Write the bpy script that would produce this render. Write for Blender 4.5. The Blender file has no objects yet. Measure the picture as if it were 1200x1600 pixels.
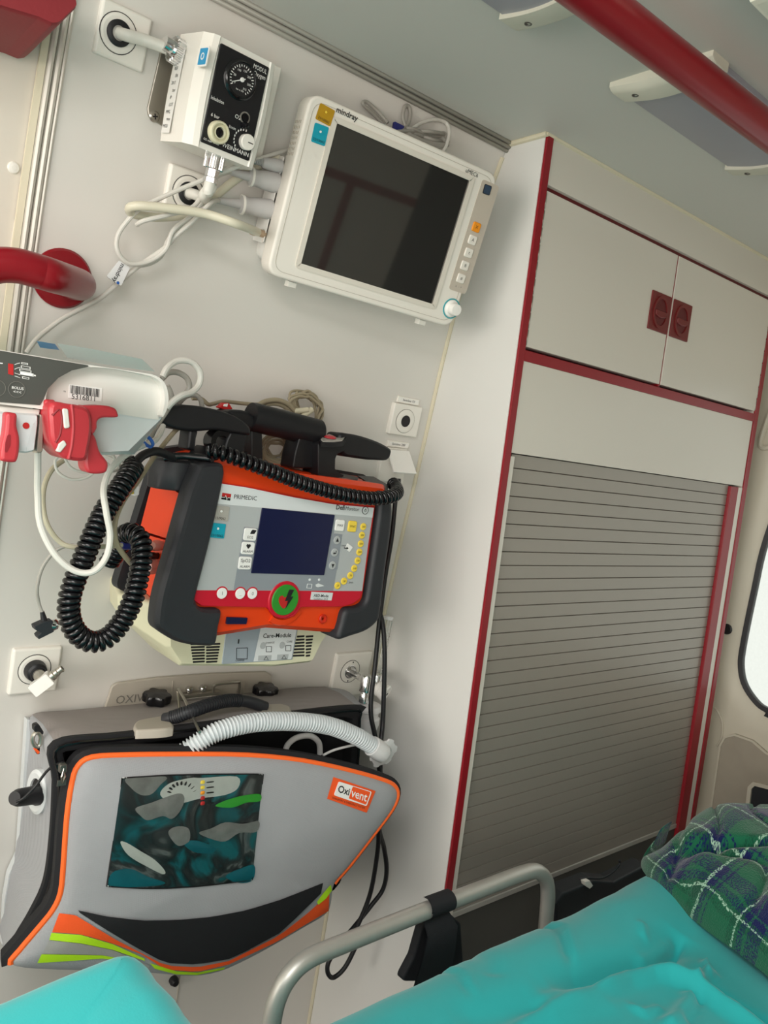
import bpy, bmesh, math, random
from mathutils import Vector, Matrix
V = Vector
random.seed(4)
PI = math.pi
scene = bpy.context.scene
COL = scene.collection
# ------------------------------------------------------------------ camera
FPX = 1250.0
CAM = V((0, 0, 1.35))
RM = Matrix(((0.7572, -0.6414, 0.1233), (0.0469, -0.1350, -0.9897), (0.6515, 0.7552, -0.0721)))
fw = V(RM[2]).normalized(); rt = V(RM[0]); rt = (rt - fw * rt.dot(fw)).normalized(); dn = fw.cross(rt).normalized()
cam_d = bpy.data.cameras.new('camera'); cam = bpy.data.objects.new('camera', cam_d); COL.objects.link(cam)
cam_d.sensor_fit = 'VERTICAL'; cam_d.sensor_height = 36.0; cam_d.lens = 36.0 * FPX / 1600.0
cam_d.clip_start = 0.01; cam_d.clip_end = 100
cam.matrix_world = Matrix(((rt.x, -dn.x, -fw.x, CAM.x), (rt.y, -dn.y, -fw.y, CAM.y), (rt.z, -dn.z, -fw.z, CAM.z), (0, 0, 0, 1)))
scene.camera = cam

def ray(px, py):
    return rt * ((px - 600) / FPX) + dn * ((py - 800) / FPX) + fw
def oY(px, py, y): d = ray(px, py); return CAM + d * ((y - CAM.y) / d.y)
def oX(px, py, x): d = ray(px, py); return CAM + d * ((x - CAM.x) / d.x)
def oZ(px, py, z): d = ray(px, py); return CAM + d * ((z - CAM.z) / d.z)
# wall cross-section (the van body leans inwards towards the roof)
PROF = [(1.105, 0.0), (1.085, .30), (1.062, .68), (1.038, .90), (1.018, 1.08), (1.001, 1.2), (.983, 1.313), (.970, 1.40), (.957, 1.494), (.944, 1.57), (.930, 1.64), (.911, 1.72), (.890, 1.795), (.872, 1.84), (.850, 1.90)]
def wallY(z):
    for (y0, z0), (y1, z1) in zip(PROF, PROF[1:]):
        if z <= z1: return y0 + (y1 - y0) * (z - z0) / (z1 - z0)
    return PROF[-1][0]
def oW(px, py, off=0.0):
    d = ray(px, py); a, b = 0.3, 4.0
    for _ in range(50):
        m = (a + b) / 2; p = CAM + d * m
        if p.y < wallY(p.z) - off: a = m
        else: b = m
    return CAM + d * a

class Frame:
    """o origin, u right, v up, w out of the face (towards the room)"""
    def __init__(s, o, u, v):
        s.o = V(o); s.u = V(u).normalized(); v = V(v); s.v = (v - s.u * v.dot(s.u)).normalized(); s.w = s.u.cross(s.v)
    def P(s, a, b, h=0.0): return s.o + s.u * a + s.v * b + s.w * h
    def px(s, x, y, h=0.0):
        d = ray(x, y); o = s.o + s.w * h; t = (o - CAM).dot(s.w) / d.dot(s.w); p = CAM + d * t - o
        return (p.dot(s.u), p.dot(s.v))
    def pts(s, L, h=0.0): return [s.px(x, y, h) for x, y in L]
    def at(s, a, b, h=0.0): return Frame(s.P(a, b, h), s.u, s.v)
    def rot(s, ang): c, n = math.cos(ang), math.sin(ang); return Frame(s.o, s.u * c + s.v * n, s.v * c - s.u * n)
def wframe(px, py, off=0.0):
    p = oW(px, py, off); z = p.z; t = V((0, wallY(z + .03) - wallY(z - .03), .06))
    return Frame(p, (1, 0, 0), t)
def axis_frame(o, w):
    w = V(w).normalized(); t = V((0, 0, 1)) if abs(w.z) < .9 else V((1, 0, 0))
    u = t.cross(w).normalized(); return Frame(o, u, w.cross(u))

# ------------------------------------------------------------------ materials
def lin(c):
    if isinstance(c, str):
        c = c.lstrip('#'); c = tuple(int(c[i:i + 2], 16) / 255 for i in (0, 2, 4))
    return tuple(x / 12.92 if x <= .04045 else ((x + .055) / 1.055) ** 2.4 for x in c)
def mat(name, color, rough=.5, metal=0.0, var=.04, vscale=30., bump=0.0, bscale=200., coat=0.0, spec=.5, trans=0.0, ior=1.45, alpha=1.0, sheen=0.0, weave=0.0, wscale=900.):
    m = bpy.data.materials.new(name); m.use_nodes = True; nt = m.node_tree; N = nt.nodes; L = nt.links
    b = N['Principled BSDF']; c = lin(color)
    tc = N.new('ShaderNodeTexCoord')
    if var > 0:
        nz = N.new('ShaderNodeTexNoise'); nz.inputs['Scale'].default_value = vscale; nz.inputs['Detail'].default_value = 4
        L.new(tc.outputs['Object'], nz.inputs['Vector'])
        mx = N.new('ShaderNodeMix'); mx.data_type = 'RGBA'
        mx.inputs[6].default_value = tuple(x * (1 - var) for x in c) + (1,); mx.inputs[7].default_value = tuple(min(1, x * (1 + var)) for x in c) + (1,)
        L.new(nz.outputs['Fac'], mx.inputs[0]); L.new(mx.outputs[2], b.inputs['Base Color'])
    else: b.inputs['Base Color'].default_value = c + (1,)
    b.inputs['Roughness'].default_value = rough; b.inputs['Metallic'].default_value = metal
    b.inputs['Coat Weight'].default_value = coat; b.inputs['Coat Roughness'].default_value = .08
    b.inputs['Specular IOR Level'].default_value = spec
    b.inputs['Transmission Weight'].default_value = trans; b.inputs['IOR'].default_value = ior; b.inputs['Alpha'].default_value = alpha
    if sheen: b.inputs['Sheen Weight'].default_value = sheen; b.inputs['Sheen Roughness'].default_value = .5
    if bump > 0:
        n2 = N.new('ShaderNodeTexNoise'); n2.inputs['Scale'].default_value = bscale; n2.inputs['Detail'].default_value = 3
        L.new(tc.outputs['Object'], n2.inputs['Vector'])
        bp = N.new('ShaderNodeBump'); bp.inputs['Strength'].default_value = bump; bp.inputs['Distance'].default_value = .001
        L.new(n2.outputs['Fac'], bp.inputs['Height']); L.new(bp.outputs['Normal'], b.inputs['Normal'])
    if weave > 0:
        wv = [N.new('ShaderNodeTexWave') for _ in range(2)]
        for w_, d_ in zip(wv, ('X', 'Z')):
            w_.bands_direction = d_; w_.inputs['Scale'].default_value = wscale / 3; L.new(tc.outputs['Object'], w_.inputs['Vector'])
        mm = N.new('ShaderNodeMath'); mm.operation = 'MULTIPLY'; L.new(wv[0].outputs['Fac'], mm.inputs[0]); L.new(wv[1].outputs['Fac'], mm.inputs[1])
        bp = N.new('ShaderNodeBump'); bp.inputs['Strength'].default_value = weave; bp.inputs['Distance'].default_value = .0006
        L.new(mm.outputs[0], bp.inputs['Height']); L.new(bp.outputs['Normal'], b.inputs['Normal'])
    return m
M = {}

# ------------------------------------------------------------------ mesh builder
def cat(pts, n=8, closed=False):
    """Catmull-Rom through points"""
    P = [V(p) for p in pts]; out = []; k = len(P)
    rng = range(k) if closed else range(k - 1)
    for i in rng:
        if closed: a, b, c, d = P[i - 1], P[i], P[(i + 1) % k], P[(i + 2) % k]
        else: a, b, c, d = P[max(i - 1, 0)], P[i], P[i + 1], P[min(i + 2, k - 1)]
        for j in range(n):
            t = j / n
            out.append(.5 * ((2 * b) + (c - a) * t + (2 * a - 5 * b + 4 * c - d) * t * t + (3 * b - a - 3 * c + d) * t ** 3))
    if not closed: out.append(P[-1])
    return out
def cat2(pts, n=8, closed=True): return [(p.x, p.y) for p in cat([V((a, b, 0)) for a, b in pts], n, closed)]
def resample(P, step):
    out = [P[0].copy()]; acc = 0
    for a, b in zip(P, P[1:]):
        L = (b - a).length; t = step - acc
        while t <= L and L > 0: out.append(a.lerp(b, t / L)); t += step
        acc = L - (t - step)
    return out
def rpoly(pts, r, n=5):
    """round the corners of a polygon; r number or list"""
    out = []; k = len(pts)
    for i in range(k):
        p0, p, p1 = V(pts[i - 1]), V(pts[i]), V(pts[(i + 1) % k])
        rr = r[i] if isinstance(r, (list, tuple)) else r
        a = (p0 - p); b = (p1 - p); la, lb = a.length, b.length
        if rr <= 0 or la < 1e-9 or lb < 1e-9: out.append((p.x, p.y)); continue
        a /= la; b /= lb; th = math.acos(max(-1, min(1, a.dot(b))))
        if th > PI - .02: out.append((p.x, p.y)); continue
        d = min(rr / math.tan(th / 2), la * .48, lb * .48)
        s, e = p + a * d, p + b * d
        for j in range(n + 1):
            t = j / n; q = s * (1 - t) ** 2 + p * 2 * t * (1 - t) + e * t * t
            out.append((q.x, q.y))
    return out
def rrect(cx, cy, w, h, r, n=5):
    return rpoly([(cx - w / 2, cy - h / 2), (cx + w / 2, cy - h / 2), (cx + w / 2, cy + h / 2), (cx - w / 2, cy + h / 2)], r, n)
def circ(cx, cy, r, n=24, ry=None):
    ry = r if ry is None else ry
    return [(cx + r * math.cos(2 * PI * i / n), cy + ry * math.sin(2 * PI * i / n)) for i in range(n)]
def area2(o): return sum(a[0] * b[1] - b[0] * a[1] for a, b in zip(o, o[1:] + o[:1])) / 2
def inset(o, d):
    """move each vertex of a CCW outline inwards by d"""
    k = len(o); out = []
    for i in range(k):
        p0, p, p1 = V(o[i - 1]), V(o[i]), V(o[(i + 1) % k])
        e0 = (p - p0); e1 = (p1 - p)
        if e0.length < 1e-9: e0 = e1
        if e1.length < 1e-9: e1 = e0
        n0 = V((-e0.y, e0.x)).normalized(); n1 = V((-e1.y, e1.x)).normalized(); n = n0 + n1
        if n.length < 1e-6: n = n0
        n.normalize(); c = max(.4, n.dot(n0)); q = p + n * (d / c); out.append((q.x, q.y))
    if d > 0 and k > 4:   # collapse the loops that tight corners fold into
        def dist(q):
            best = 1e9
            for (x0, y0), (x1, y1) in zip(o, o[1:] + o[:1]):
                ex, ey = x1 - x0, y1 - y0; L2 = ex * ex + ey * ey
                t = 0 if L2 < 1e-18 else max(0, min(1, ((q[0] - x0) * ex + (q[1] - y0) * ey) / L2))
                best = min(best, (q[0] - x0 - ex * t) ** 2 + (q[1] - y0 - ey * t) ** 2)
            return math.sqrt(best)
        ok = [dist(q) > d * .96 for q in out]
        if 2 < sum(ok) < k:
            st = ok.index(True); i = st
            while i < st + k:
                if not ok[i % k]:
                    j = i
                    while not ok[j % k]: j += 1
                    a_, b_ = out[(i - 1) % k], out[j % k]
                    for x in range(i, j):
                        t = (x - i + 1) / (j - i + 1); out[x % k] = (a_[0] + (b_[0] - a_[0]) * t, a_[1] + (b_[1] - a_[1]) * t)
                    i = j
                i += 1
    return out
def crosses(o):
    k = len(o)
    def cr(a, b, c): return (b[0] - a[0]) * (c[1] - a[1]) - (b[1] - a[1]) * (c[0] - a[0])
    for i in range(k):
        a, b = o[i], o[(i + 1) % k]
        for j in range(i + 2, k):
            if i == 0 and j == k - 1: continue
            c, d = o[j], o[(j + 1) % k]
            if cr(a, b, c) * cr(a, b, d) < -1e-18 and cr(c, d, a) * cr(c, d, b) < -1e-18: return True
    return False
def sinset(o, d):
    if d <= 0 or len(o) <= 4: return inset(o, d)
    for f in (1, .7, .45, .2):
        q = inset(o, d * f)
        if not crosses(q): return q
    return o
class MB:
    def __init__(s): s.v = []; s.f = []; s.mats = []; s.fl = set()
    def mi(s, m):
        m = M[m] if isinstance(m, str) else m
        if m not in s.mats: s.mats.append(m)
        return s.mats.index(m)
    def add(s, vs, fs, m):
        o = len(s.v); k = s.mi(m); s.v += [V(p) for p in vs]; s.f += [(tuple(i + o for i in f), k) for f in fs]; return s
    def rings(s, R, m, closed=True, cap0=True, cap1=True, loop=False):
        n = len(R[0]); vs = [p for r in R for p in r]; fs = []
        K = len(R)
        for i in range(K if loop else K - 1):
            j = (i + 1) % K
            for a in range(n if closed else n - 1):
                b = (a + 1) % n; fs.append((i * n + a, i * n + b, j * n + b, j * n + a))
        if not loop:
            if cap0: fs.append(tuple(range(n - 1, -1, -1))); s.fl.add(len(s.f) + len(fs) - 1)
            if cap1: fs.append(tuple((K - 1) * n + a for a in range(n))); s.fl.add(len(s.f) + len(fs) - 1)
        return s.add(vs, fs, m)
    def tube(s, path, r, m, n=10, closed=False, caps=True, flat=1.0, up=None):
        P = [V(p) for p in path]; K = len(P)
        T = []
        for i in range(K):
            t = (P[(i + 1) % K] - P[i - 1]) if closed else (P[min(i + 1, K - 1)] - P[max(i - 1, 0)])
            T.append(t.normalized() if t.length > 1e-9 else V((0, 0, 1)))
        u = V(up) if up is not None else (V((0, 0, 1)) if abs(T[0].z) < .9 else V((1, 0, 0)))
        R = []
        for i in range(K):
            u = u - T[i] * u.dot(T[i])
            if u.length < 1e-6: u = T[i].orthogonal()
            u.normalize(); w = T[i].cross(u); rr = r[i] if isinstance(r, (list, tuple)) else r
            R.append([P[i] + (u * math.cos(2 * PI * a / n) * rr * flat + w * math.sin(2 * PI * a / n) * rr) for a in range(n)])
        return s.rings(R, m, cap0=caps, cap1=caps, loop=closed)
    def prism(s, fr, o, h0, h1, m, bev=0.0, seg=3, back=True, bevb=0.0, mcap=None):
        if area2(o) < 0: o = o[::-1]
        R = []
        if bevb > 0:
            for j in range(seg):
                t = j / seg; R.append((sinset(o, bevb * (1 - math.sin(t * PI / 2))), h0 + bevb * (1 - math.cos(t * PI / 2))))
            R.append((o, h0 + bevb))
        else: R.append((o, h0))
        if bev > 0:
            R.append((o, h1 - bev))
            for j in range(1, seg + 1):
                t = j / seg * PI / 2; R.append((sinset(o, bev * (1 - math.cos(t))), h1 - bev + bev * math.sin(t)))
        else: R.append((o, h1))
        W = [[fr.P(a, b, h) for a, b in oo] for oo, h in R]
        if mcap:
            s.rings(W, m, cap0=back, cap1=False); s.add(W[-1], [tuple(range(len(o)))], mcap); s.fl.add(len(s.f) - 1)
        else: s.rings(W, m, cap0=back)
        return s
    def sheet(s, fr, o, h, m):
        if area2(o) < 0: o = o[::-1]
        return s.add([fr.P(a, b, h) for a, b in o], [tuple(range(len(o)))], m)
    def box(s, fr, a0, a1, b0, b1, h0, h1, m, bev=0.0, seg=2, r=0.0):
        o = [(a0, b0), (a1, b0), (a1, b1), (a0, b1)]
        if r > 0: o = rpoly(o, r, 4)
        return s.prism(fr, o, h0, h1, m, bev=bev, bevb=bev, seg=seg)
    def lathe(s, fr, prof, m, n=24, cap=True):
        """prof (radius, h) along fr.w"""
        R = [[fr.P(r * math.cos(2 * PI * a / n), r * math.sin(2 * PI * a / n), h) for a in range(n)] for r, h in prof]
        return s.rings(R, m, cap0=cap, cap1=cap)
    def ring(s, fr, r0, r1, h0, h1, m, n=32):
        return s.rings([[fr.P(r * math.cos(2 * PI * a / n), r * math.sin(2 * PI * a / n), h) for a in range(n)] for r, h in ((r0, h0), (r1, h0), (r1, h1), (r0, h1))], m, loop=True)
    def band(s, fr, o, wd, h0, h1, m):
        """raised frame of width wd just inside outline o"""
        if area2(o) < 0: o = o[::-1]
        i = inset(o, wd)
        return s.rings([[fr.P(a, b, h) for a, b in oo] for oo, h in ((o, h0), (o, h1), (i, h1), (i, h0))], m, loop=True)
    def strip(s, fr, A, B, h0, h1, m, n=60):
        """raised ribbon between two open curves of the face"""
        def rs(L):
            L = [V((a, b, 0)) for a, b in L]; d = [0]
            for p, q in zip(L, L[1:]): d.append(d[-1] + (q - p).length)
            out = []; j = 0
            for i in range(n + 1):
                t = d[-1] * i / n
                while j < len(L) - 2 and d[j + 1] < t: j += 1
                q = L[j].lerp(L[j + 1], min(1, (t - d[j]) / max(1e-9, d[j + 1] - d[j]))); out.append((q.x, q.y))
            return out
        A, B = rs(A), rs(B)
        return s.rings([[fr.P(a, b, h) for a, b in L] for L, h in ((A, h0), (A, h1), (B, h1), (B, h0))], m, closed=False, loop=True)
    def dome(s, fr, o, prof, m, h0=None):
        """prof list of (scale t towards centroid, height); star-shaped outlines"""
        if area2(o) < 0: o = o[::-1]
        cx = sum(p[0] for p in o) / len(o); cy = sum(p[1] for p in o) / len(o)
        R = [[fr.P(cx + (a - cx) * t, cy + (b - cy) * t, h) for a, b in o] for t, h in prof]
        return s.rings(R, m, cap0=False)
    def coil(s, path, R, r, turns, m, n=8, per=14, ph=0.0, amp=None):
        P = [V(p) for p in path]
        L = [0]
        for a, b in zip(P, P[1:]): L.append(L[-1] + (b - a).length)
        tot = L[-1]; K = int(turns * per); C = []; j = 0; u = None
        for i in range(K + 1):
            d = tot * i / K
            while j < len(P) - 2 and L[j + 1] < d: j += 1
            p = P[j].lerp(P[j + 1], min(1, (d - L[j]) / max(1e-9, L[j + 1] - L[j])))
            a = P[max(j - 1, 0)]; b = P[min(j + 2, len(P) - 1)]; t = (b - a).normalized()
            if u is None: u = V((0, 0, 1)) if abs(t.z) < .8 else V((1, 0, 0))
            u = (u - t * u.dot(t)).normalized(); w = t.cross(u); g = ph + 2 * PI * turns * i / K
            rr = R * (amp(i / K) if amp else 1)
            C.append(p + (u * math.cos(g) + w * math.sin(g)) * rr)
        return s.tube(C, r, m, n=n)
    def text(s, fr, txt, size, m, a=0.0, b=0.0, h=0.0, align='CENTER', depth=0.0, sx=1.0, shear=0.0, bold=0.0):
        cu = bpy.data.curves.new('txt', 'FONT'); cu.body = txt; cu.size = size; cu.align_x = align; cu.align_y = 'CENTER'; cu.resolution_u = 2
        cu.extrude = depth; cu.shear = shear; cu.offset = bold
        ob = bpy.data.objects.new('txt', cu); COL.objects.link(ob); dg = bpy.context.evaluated_depsgraph_get(); dg.update()
        me = bpy.data.meshes.new_from_object(ob.evaluated_get(dg))
        s.add([fr.P(a + p.co.x * sx, b + p.co.y, h + p.co.z) for p in me.vertices], [tuple(p.vertices) for p in me.polygons], m)
        bpy.data.objects.remove(ob); bpy.data.curves.remove(cu); bpy.data.meshes.remove(me); return s
    def build(s, name, parent=None, origin=None, sharp=32, sub=0):
        me = bpy.data.meshes.new(name)
        lo = V([min(p[i] for p in s.v) for i in range(3)]); hi = V([max(p[i] for p in s.v) for i in range(3)])
        if origin is None: origin = V(((lo.x + hi.x) / 2, (lo.y + hi.y) / 2, lo.z))
        me.from_pydata([tuple(p - origin) for p in s.v], [], [f for f, k in s.f])
        for m in s.mats: me.materials.append(m)
        me.polygons.foreach_set('material_index', [k for f, k in s.f]); me.update(); me.set_sharp_from_angle(angle=math.radians(sharp))
        me.polygons.foreach_set('use_smooth', [i not in s.fl for i in range(len(s.f))]); me.validate(); me.update()
        ob = bpy.data.objects.new(name, me); COL.objects.link(ob); ob.location = origin
        if sub: md = ob.modifiers.new('subsurf', 'SUBSURF'); md.levels = sub; md.render_levels = sub
        if parent is not None:
            ob.parent = parent; po = parent; t = V((0, 0, 0))
            while po is not None: t += po.location; po = po.parent
            ob.location = origin - t
        return ob
def tag(o, label, category, group=None):
    o['label'] = label; o['category'] = category
    if group: o['group'] = group
    return o
def thing(name, label, category, loc, group=None):
    o = bpy.data.objects.new(name, None); COL.objects.link(o); o.location = V(loc); o.empty_display_size = .02
    return tag(o, label, category, group)
def struct(o): o['kind'] = 'structure'; return o
WORLD = Frame((0, 0, 0), (1, 0, 0), (0, 1, 0))   # a=x, b=y, h=z
FY = lambda y: Frame((0, y, 0), (1, 0, 0), (0, 0, 1))   # a=x, b=z, w = -y
FX = lambda x: Frame((x, 0, 0), (0, -1, 0), (0, 0, 1))  # faces -x : a=-y, b=z
# ------------------------------------------------------------------ material table
def MM(k, *a, **kw): M[k] = mat(k, *a, **kw)
MM('wall', '#d8d4cd', .38, var=.02, vscale=3, bump=.05, bscale=300)
MM('wall2', '#d9d1c4', .5, var=.03, vscale=4)
MM('ceiling', '#cfcdc6', .55, var=.02, vscale=2)
MM('laminate', '#d6d0c5', .30, var=.015, vscale=3)
MM('laminate_side', '#e0ded9', .33, var=.01, vscale=3)
MM('sealant', '#d8cfb6', .6, var=.06, vscale=20)
MM('red_trim', '#8c1420', .38, var=.03)
MM('red_dark', '#5c0f14', .5)
MM('red_paint', '#84121d', .28, var=.03, coat=.1, spec=.4)
MM('red_pad', '#8c2b31', .55, var=.06, bump=.15, bscale=250)
MM('latch', '#6f2020', .45, var=.04)
MM('shutter', '#989188', .36, metal=.25, var=.03, vscale=5)
MM('shutter_gap', '#4b443c', .7)
MM('alu', '#b9b6b0', .32, metal=.9, var=.05, vscale=40)
MM('alu_dull', '#c2c0ba', .42, metal=.6, var=.10, vscale=25, bump=.1, bscale=120)
MM('alu_paint', '#a8a59c', .5, metal=.3)
MM('chrome', '#d8d8d8', .12, metal=1.0, var=0)
MM('steel', '#b5b0a6', .3, metal=.9, var=.05, vscale=60)
MM('steel_dark', '#6f6b66', .4, metal=.8)
MM('white_plastic', '#e9e5dc', .35, var=.02)
MM('white_gloss', '#efece6', .22, var=.01)
MM('monitor_white', '#e6e0d6', .42, var=.012)
MM('monitor_side', '#f0ede7', .4, var=.01)
MM('bezel', '#d9d2c6', .45, var=.01)
MM('key_strip', '#bfb4a6', .5, var=.02)
MM('grey_plug', '#b9b6b4', .5, var=.02)
MM('cable_white', '#cfccc4', .45, var=.03)
MM('cable_cream', '#c6bfa6', .45, var=.04)
MM('cable_tan', '#978c74', .5, var=.05)
MM('cable_grey', '#9c9890', .45, var=.04)
MM('cream_tube', '#d2cdb8', .35, var=.03)
MM('hose', '#dad8cf', .32, var=.03)
MM('black', '#17171a', .45, var=.05, bump=.08, bscale=500)
MM('black_gloss', '#0e0e11', .2, var=.03)
MM('rubber', '#27282c', .5, var=.08, vscale=50, bump=.12, bscale=700)
MM('black_fabric', '#17171a', .8, var=.1, bump=.3, bscale=900)
MM('screen', '#2b2a28', .04, var=0, ior=1.8)
MM('lcd', '#171c3e', .18, var=.15, vscale=6)
MM('orange', '#e2400f', .32, var=.03, coat=.15)
MM('orange_deep', '#c3260a', .4, var=.03)
MM('orange_fabric', '#f2581d', .75, var=.05, weave=.4)
MM('orange_piping', '#ff6b26', .6, var=.03)
MM('lime', '#b4e61c', .7, var=.04, weave=.3)
MM('hivis_grey', '#9d9d98', .55, var=.04, weave=.3)
MM('bag_grey', '#a0a1a4', .62, var=.05, vscale=18, weave=.55, sheen=.1)
MM('bag_top', '#98918e', .75, var=.06, vscale=18, weave=.5)
MM('panel_grey', '#aeb1b1', .42, var=.01)
MM('panel_grey2', '#8b9096', .42, var=.01)
MM('panel_light', '#d5d8d8', .42, var=.01)
MM('panel_red', '#c3132c', .4, var=.01)
MM('crimson', '#b8323a', .38, var=.03, coat=.1)
MM('crimson_dark', '#8c2028', .45)
MM('green', '#2f8a2a', .4, var=.02)
MM('teal_sticker', '#159bb0', .35, var=.12, vscale=120)
MM('blue_sticker', '#1b8fc0', .35, var=.15, vscale=120)
MM('gold_sticker', '#b58b1e', .35, var=.15, vscale=120)
MM('silver_sticker', '#a8a49c', .35, var=.12, vscale=120)
MM('yellow', '#f0cf4a', .45)
MM('amber', '#f0941e', .45)
MM('white_print', '#eceae6', .5, var=0)
MM('black_print', '#1c1a1c', .5, var=0)
MM('grey_print', '#77736c', .5, var=0)
MM('red_print', '#b8201f', .5, var=0)
MM('blue_print', '#2a5fb0', .5, var=0)
MM('teal_ring', '#38a0a8', .4)
MM('blue_window', '#37485c', .2, var=0)
MM('care_cream', '#d6d2b4', .45, var=.02)
MM('care_panel', '#9aa3ab', .45, var=.02)
MM('pump_white', '#dad6cf', .4, var=.015)
MM('pump_inner', '#cfd2d2', .4, var=.015)
MM('pump_dark', '#4a4a46', .4, var=.03)
MM('pump_label', '#e6e4de', .5, var=.02)
MM('clear', '#f2f4f2', .06, var=0, trans=1.0, ior=1.2)
MM('clear_hose', '#e6ecee', .25, var=.02, trans=.22, ior=1.3)
MM('clear_soft', '#ecebea', .3, var=.02, trans=.15, ior=1.25)
MM('window_film', '#e8f0ee', .05, var=0, trans=1.0, ior=1.05)
MM('bag_dark', '#0b3136', .4, var=.7, vscale=28, bump=.6, bscale=60)
MM('foil', '#6f6e6b', .35, metal=.1, var=.5, vscale=60, bump=.6, bscale=90)
MM('teal_sheet', '#25b2b4', .85, var=.06, vscale=9, bump=.12, bscale=600, sheen=.25)
MM('door_cream', '#cbc4b3', .5, var=.04, vscale=5, bump=.05)
MM('door_card', '#a39a8b', .65, var=.16, vscale=16, bump=.15, bscale=90)
MM('dark_plastic', '#23262a', .55, var=.15)
MM('lamp_diffuser', '#a2a1aa', .32, var=.03)
MM('lamp_cap', '#dcd8c8', .45, var=.02)
MM('floor', '#55585c', .6, var=.15, vscale=60)
MM('dark_grey_panel', '#43433f', .5, var=.15, vscale=8)
MM('strap', '#1b1c20', .75, var=.1, bump=.3, bscale=800)
MM('tag_white', '#e4e4e4', .5)
MM('yellow_connector', '#c9b43a', .45)
MM('blue_connector', '#23266e', .4)
MM('pink_clear', '#e8b7a8', .2, var=.05, trans=.5)
MM('brass', '#b79f86', .4, metal=.4)
MM('glass_frost', '#aab5af', .55, var=.10, vscale=160, trans=.85, ior=1.1, bump=.5, bscale=160)
MM('cover_grey', '#b5ada0', .5, var=.03)

MM('panel_light2', '#a9aaa4', .4, var=.2, vscale=40)
MM('bag_teal', '#0c5560', .4, var=.5, vscale=30)
MM('rail_alu', '#c9c4ba', .38, metal=.35, var=.05, vscale=40)

def contents():
    m = bpy.data.materials.new('bag_contents'); m.use_nodes = True; nt = m.node_tree; N = nt.nodes; L = nt.links; b = N['Principled BSDF']
    tc = N.new('ShaderNodeTexCoord'); n1 = N.new('ShaderNodeTexNoise'); n1.inputs['Scale'].default_value = 12; n1.inputs['Detail'].default_value = 3; n1.inputs['Distortion'].default_value = 2.2
    L.new(tc.outputs['Object'], n1.inputs['Vector']); rp = N.new('ShaderNodeValToRGB'); cr = rp.color_ramp
    st = [(0, '#0a4a52'), (.36, '#0c555c'), (.43, '#123438'), (.49, '#17181a'), (.56, '#2a2b2c'), (.60, '#545655'), (.64, '#3a4546'), (.70, '#0f4c50'), (1, '#167074')]
    cr.elements[0].color = lin(st[0][1]) + (1,); cr.elements[1].position = 1; cr.elements[1].color = lin(st[-1][1]) + (1,)
    for p, c in st[1:-1]: cr.elements.new(p).color = lin(c) + (1,)
    L.new(n1.outputs['Fac'], rp.inputs[0]); L.new(rp.outputs[0], b.inputs['Base Color']); b.inputs['Roughness'].default_value = .35
    bp = N.new('ShaderNodeBump'); bp.inputs['Strength'].default_value = .7; bp.inputs['Distance'].default_value = .006; L.new(n1.outputs['Fac'], bp.inputs['Height']); L.new(bp.outputs['Normal'], b.inputs['Normal'])
    return m
M['bag_contents'] = contents()
# ------------------------------------------------------------------ the room shell
ZC = 1.84; XL, XR = -1.9, 1.80; YB = -.95
CX0, CX1, CY = .909, 1.69, .80
T = .03
# equipment wall, curved cross-section, with the sliding-door post at its left end
def wall_strip(x0, x1, off, m, z0=0, z1=1.9, th=T):
    b = MB(); pr = []
    zs = [z0 + (z1 - z0) * i / 60 for i in range(61)]
    fr = [[(x, wallY(z) - off, z) for z in zs] for x in (x0, x1)]; bk = [[(x, wallY(z) - off + th, z) for z in zs] for x in (x0, x1)]
    b.rings([fr[0], fr[1], bk[1], bk[0]], m, closed=False, loop=True)
    return b
xt = oW(60, 260).x
struct(wall_strip(xt + .004, 1.80, 0, 'wall').build('wall_left'))
struct(wall_strip(XL, xt + .004, -.006, 'wall2').build('wall_left_panel'))
# double aluminium rail between the wall panels
b = MB(); zs = [i * .02 for i in range(92)]
for k, (dx, r) in enumerate(((-.004, .0036), (.0035, .0036), (.009, .0022))):
    b.tube([(xt + dx, wallY(z) - .001, z) for z in zs], r, 'rail_alu', n=8)
struct(b.build('trim_1'))
b = MB(); b.rings([[(xt - .015, wallY(z) + .004, z), (xt - .015, wallY(z) - .0005, z), (xt - .008, wallY(z) - .0015, z), (xt - .008, wallY(z) + .004, z)] for z in zs], 'sealant')
struct(b.build('trim_2'))
# pressed recess line low on the left panel
f = wframe(20, 380, -.006); o = f.pts([(8, 470), (22, 356), (29, 347), (60, 345)], 0)
b = MB(); b.tube(cat([f.P(a, c, .0005) for a, c in o], 6), .0012, 'wall2', n=6); struct(b.build('trim_3'))
f = wframe(21, 262, -.006); b = MB(); b.lathe(f, [(.0062, 0), (.0062, .0012), (.005, .0024), (.002, .003)], 'white_plastic', 20)
tag(b.build('screw_cap'), 'small round white screw cap on the pale panel left of the aluminium rail', 'cap')
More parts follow.
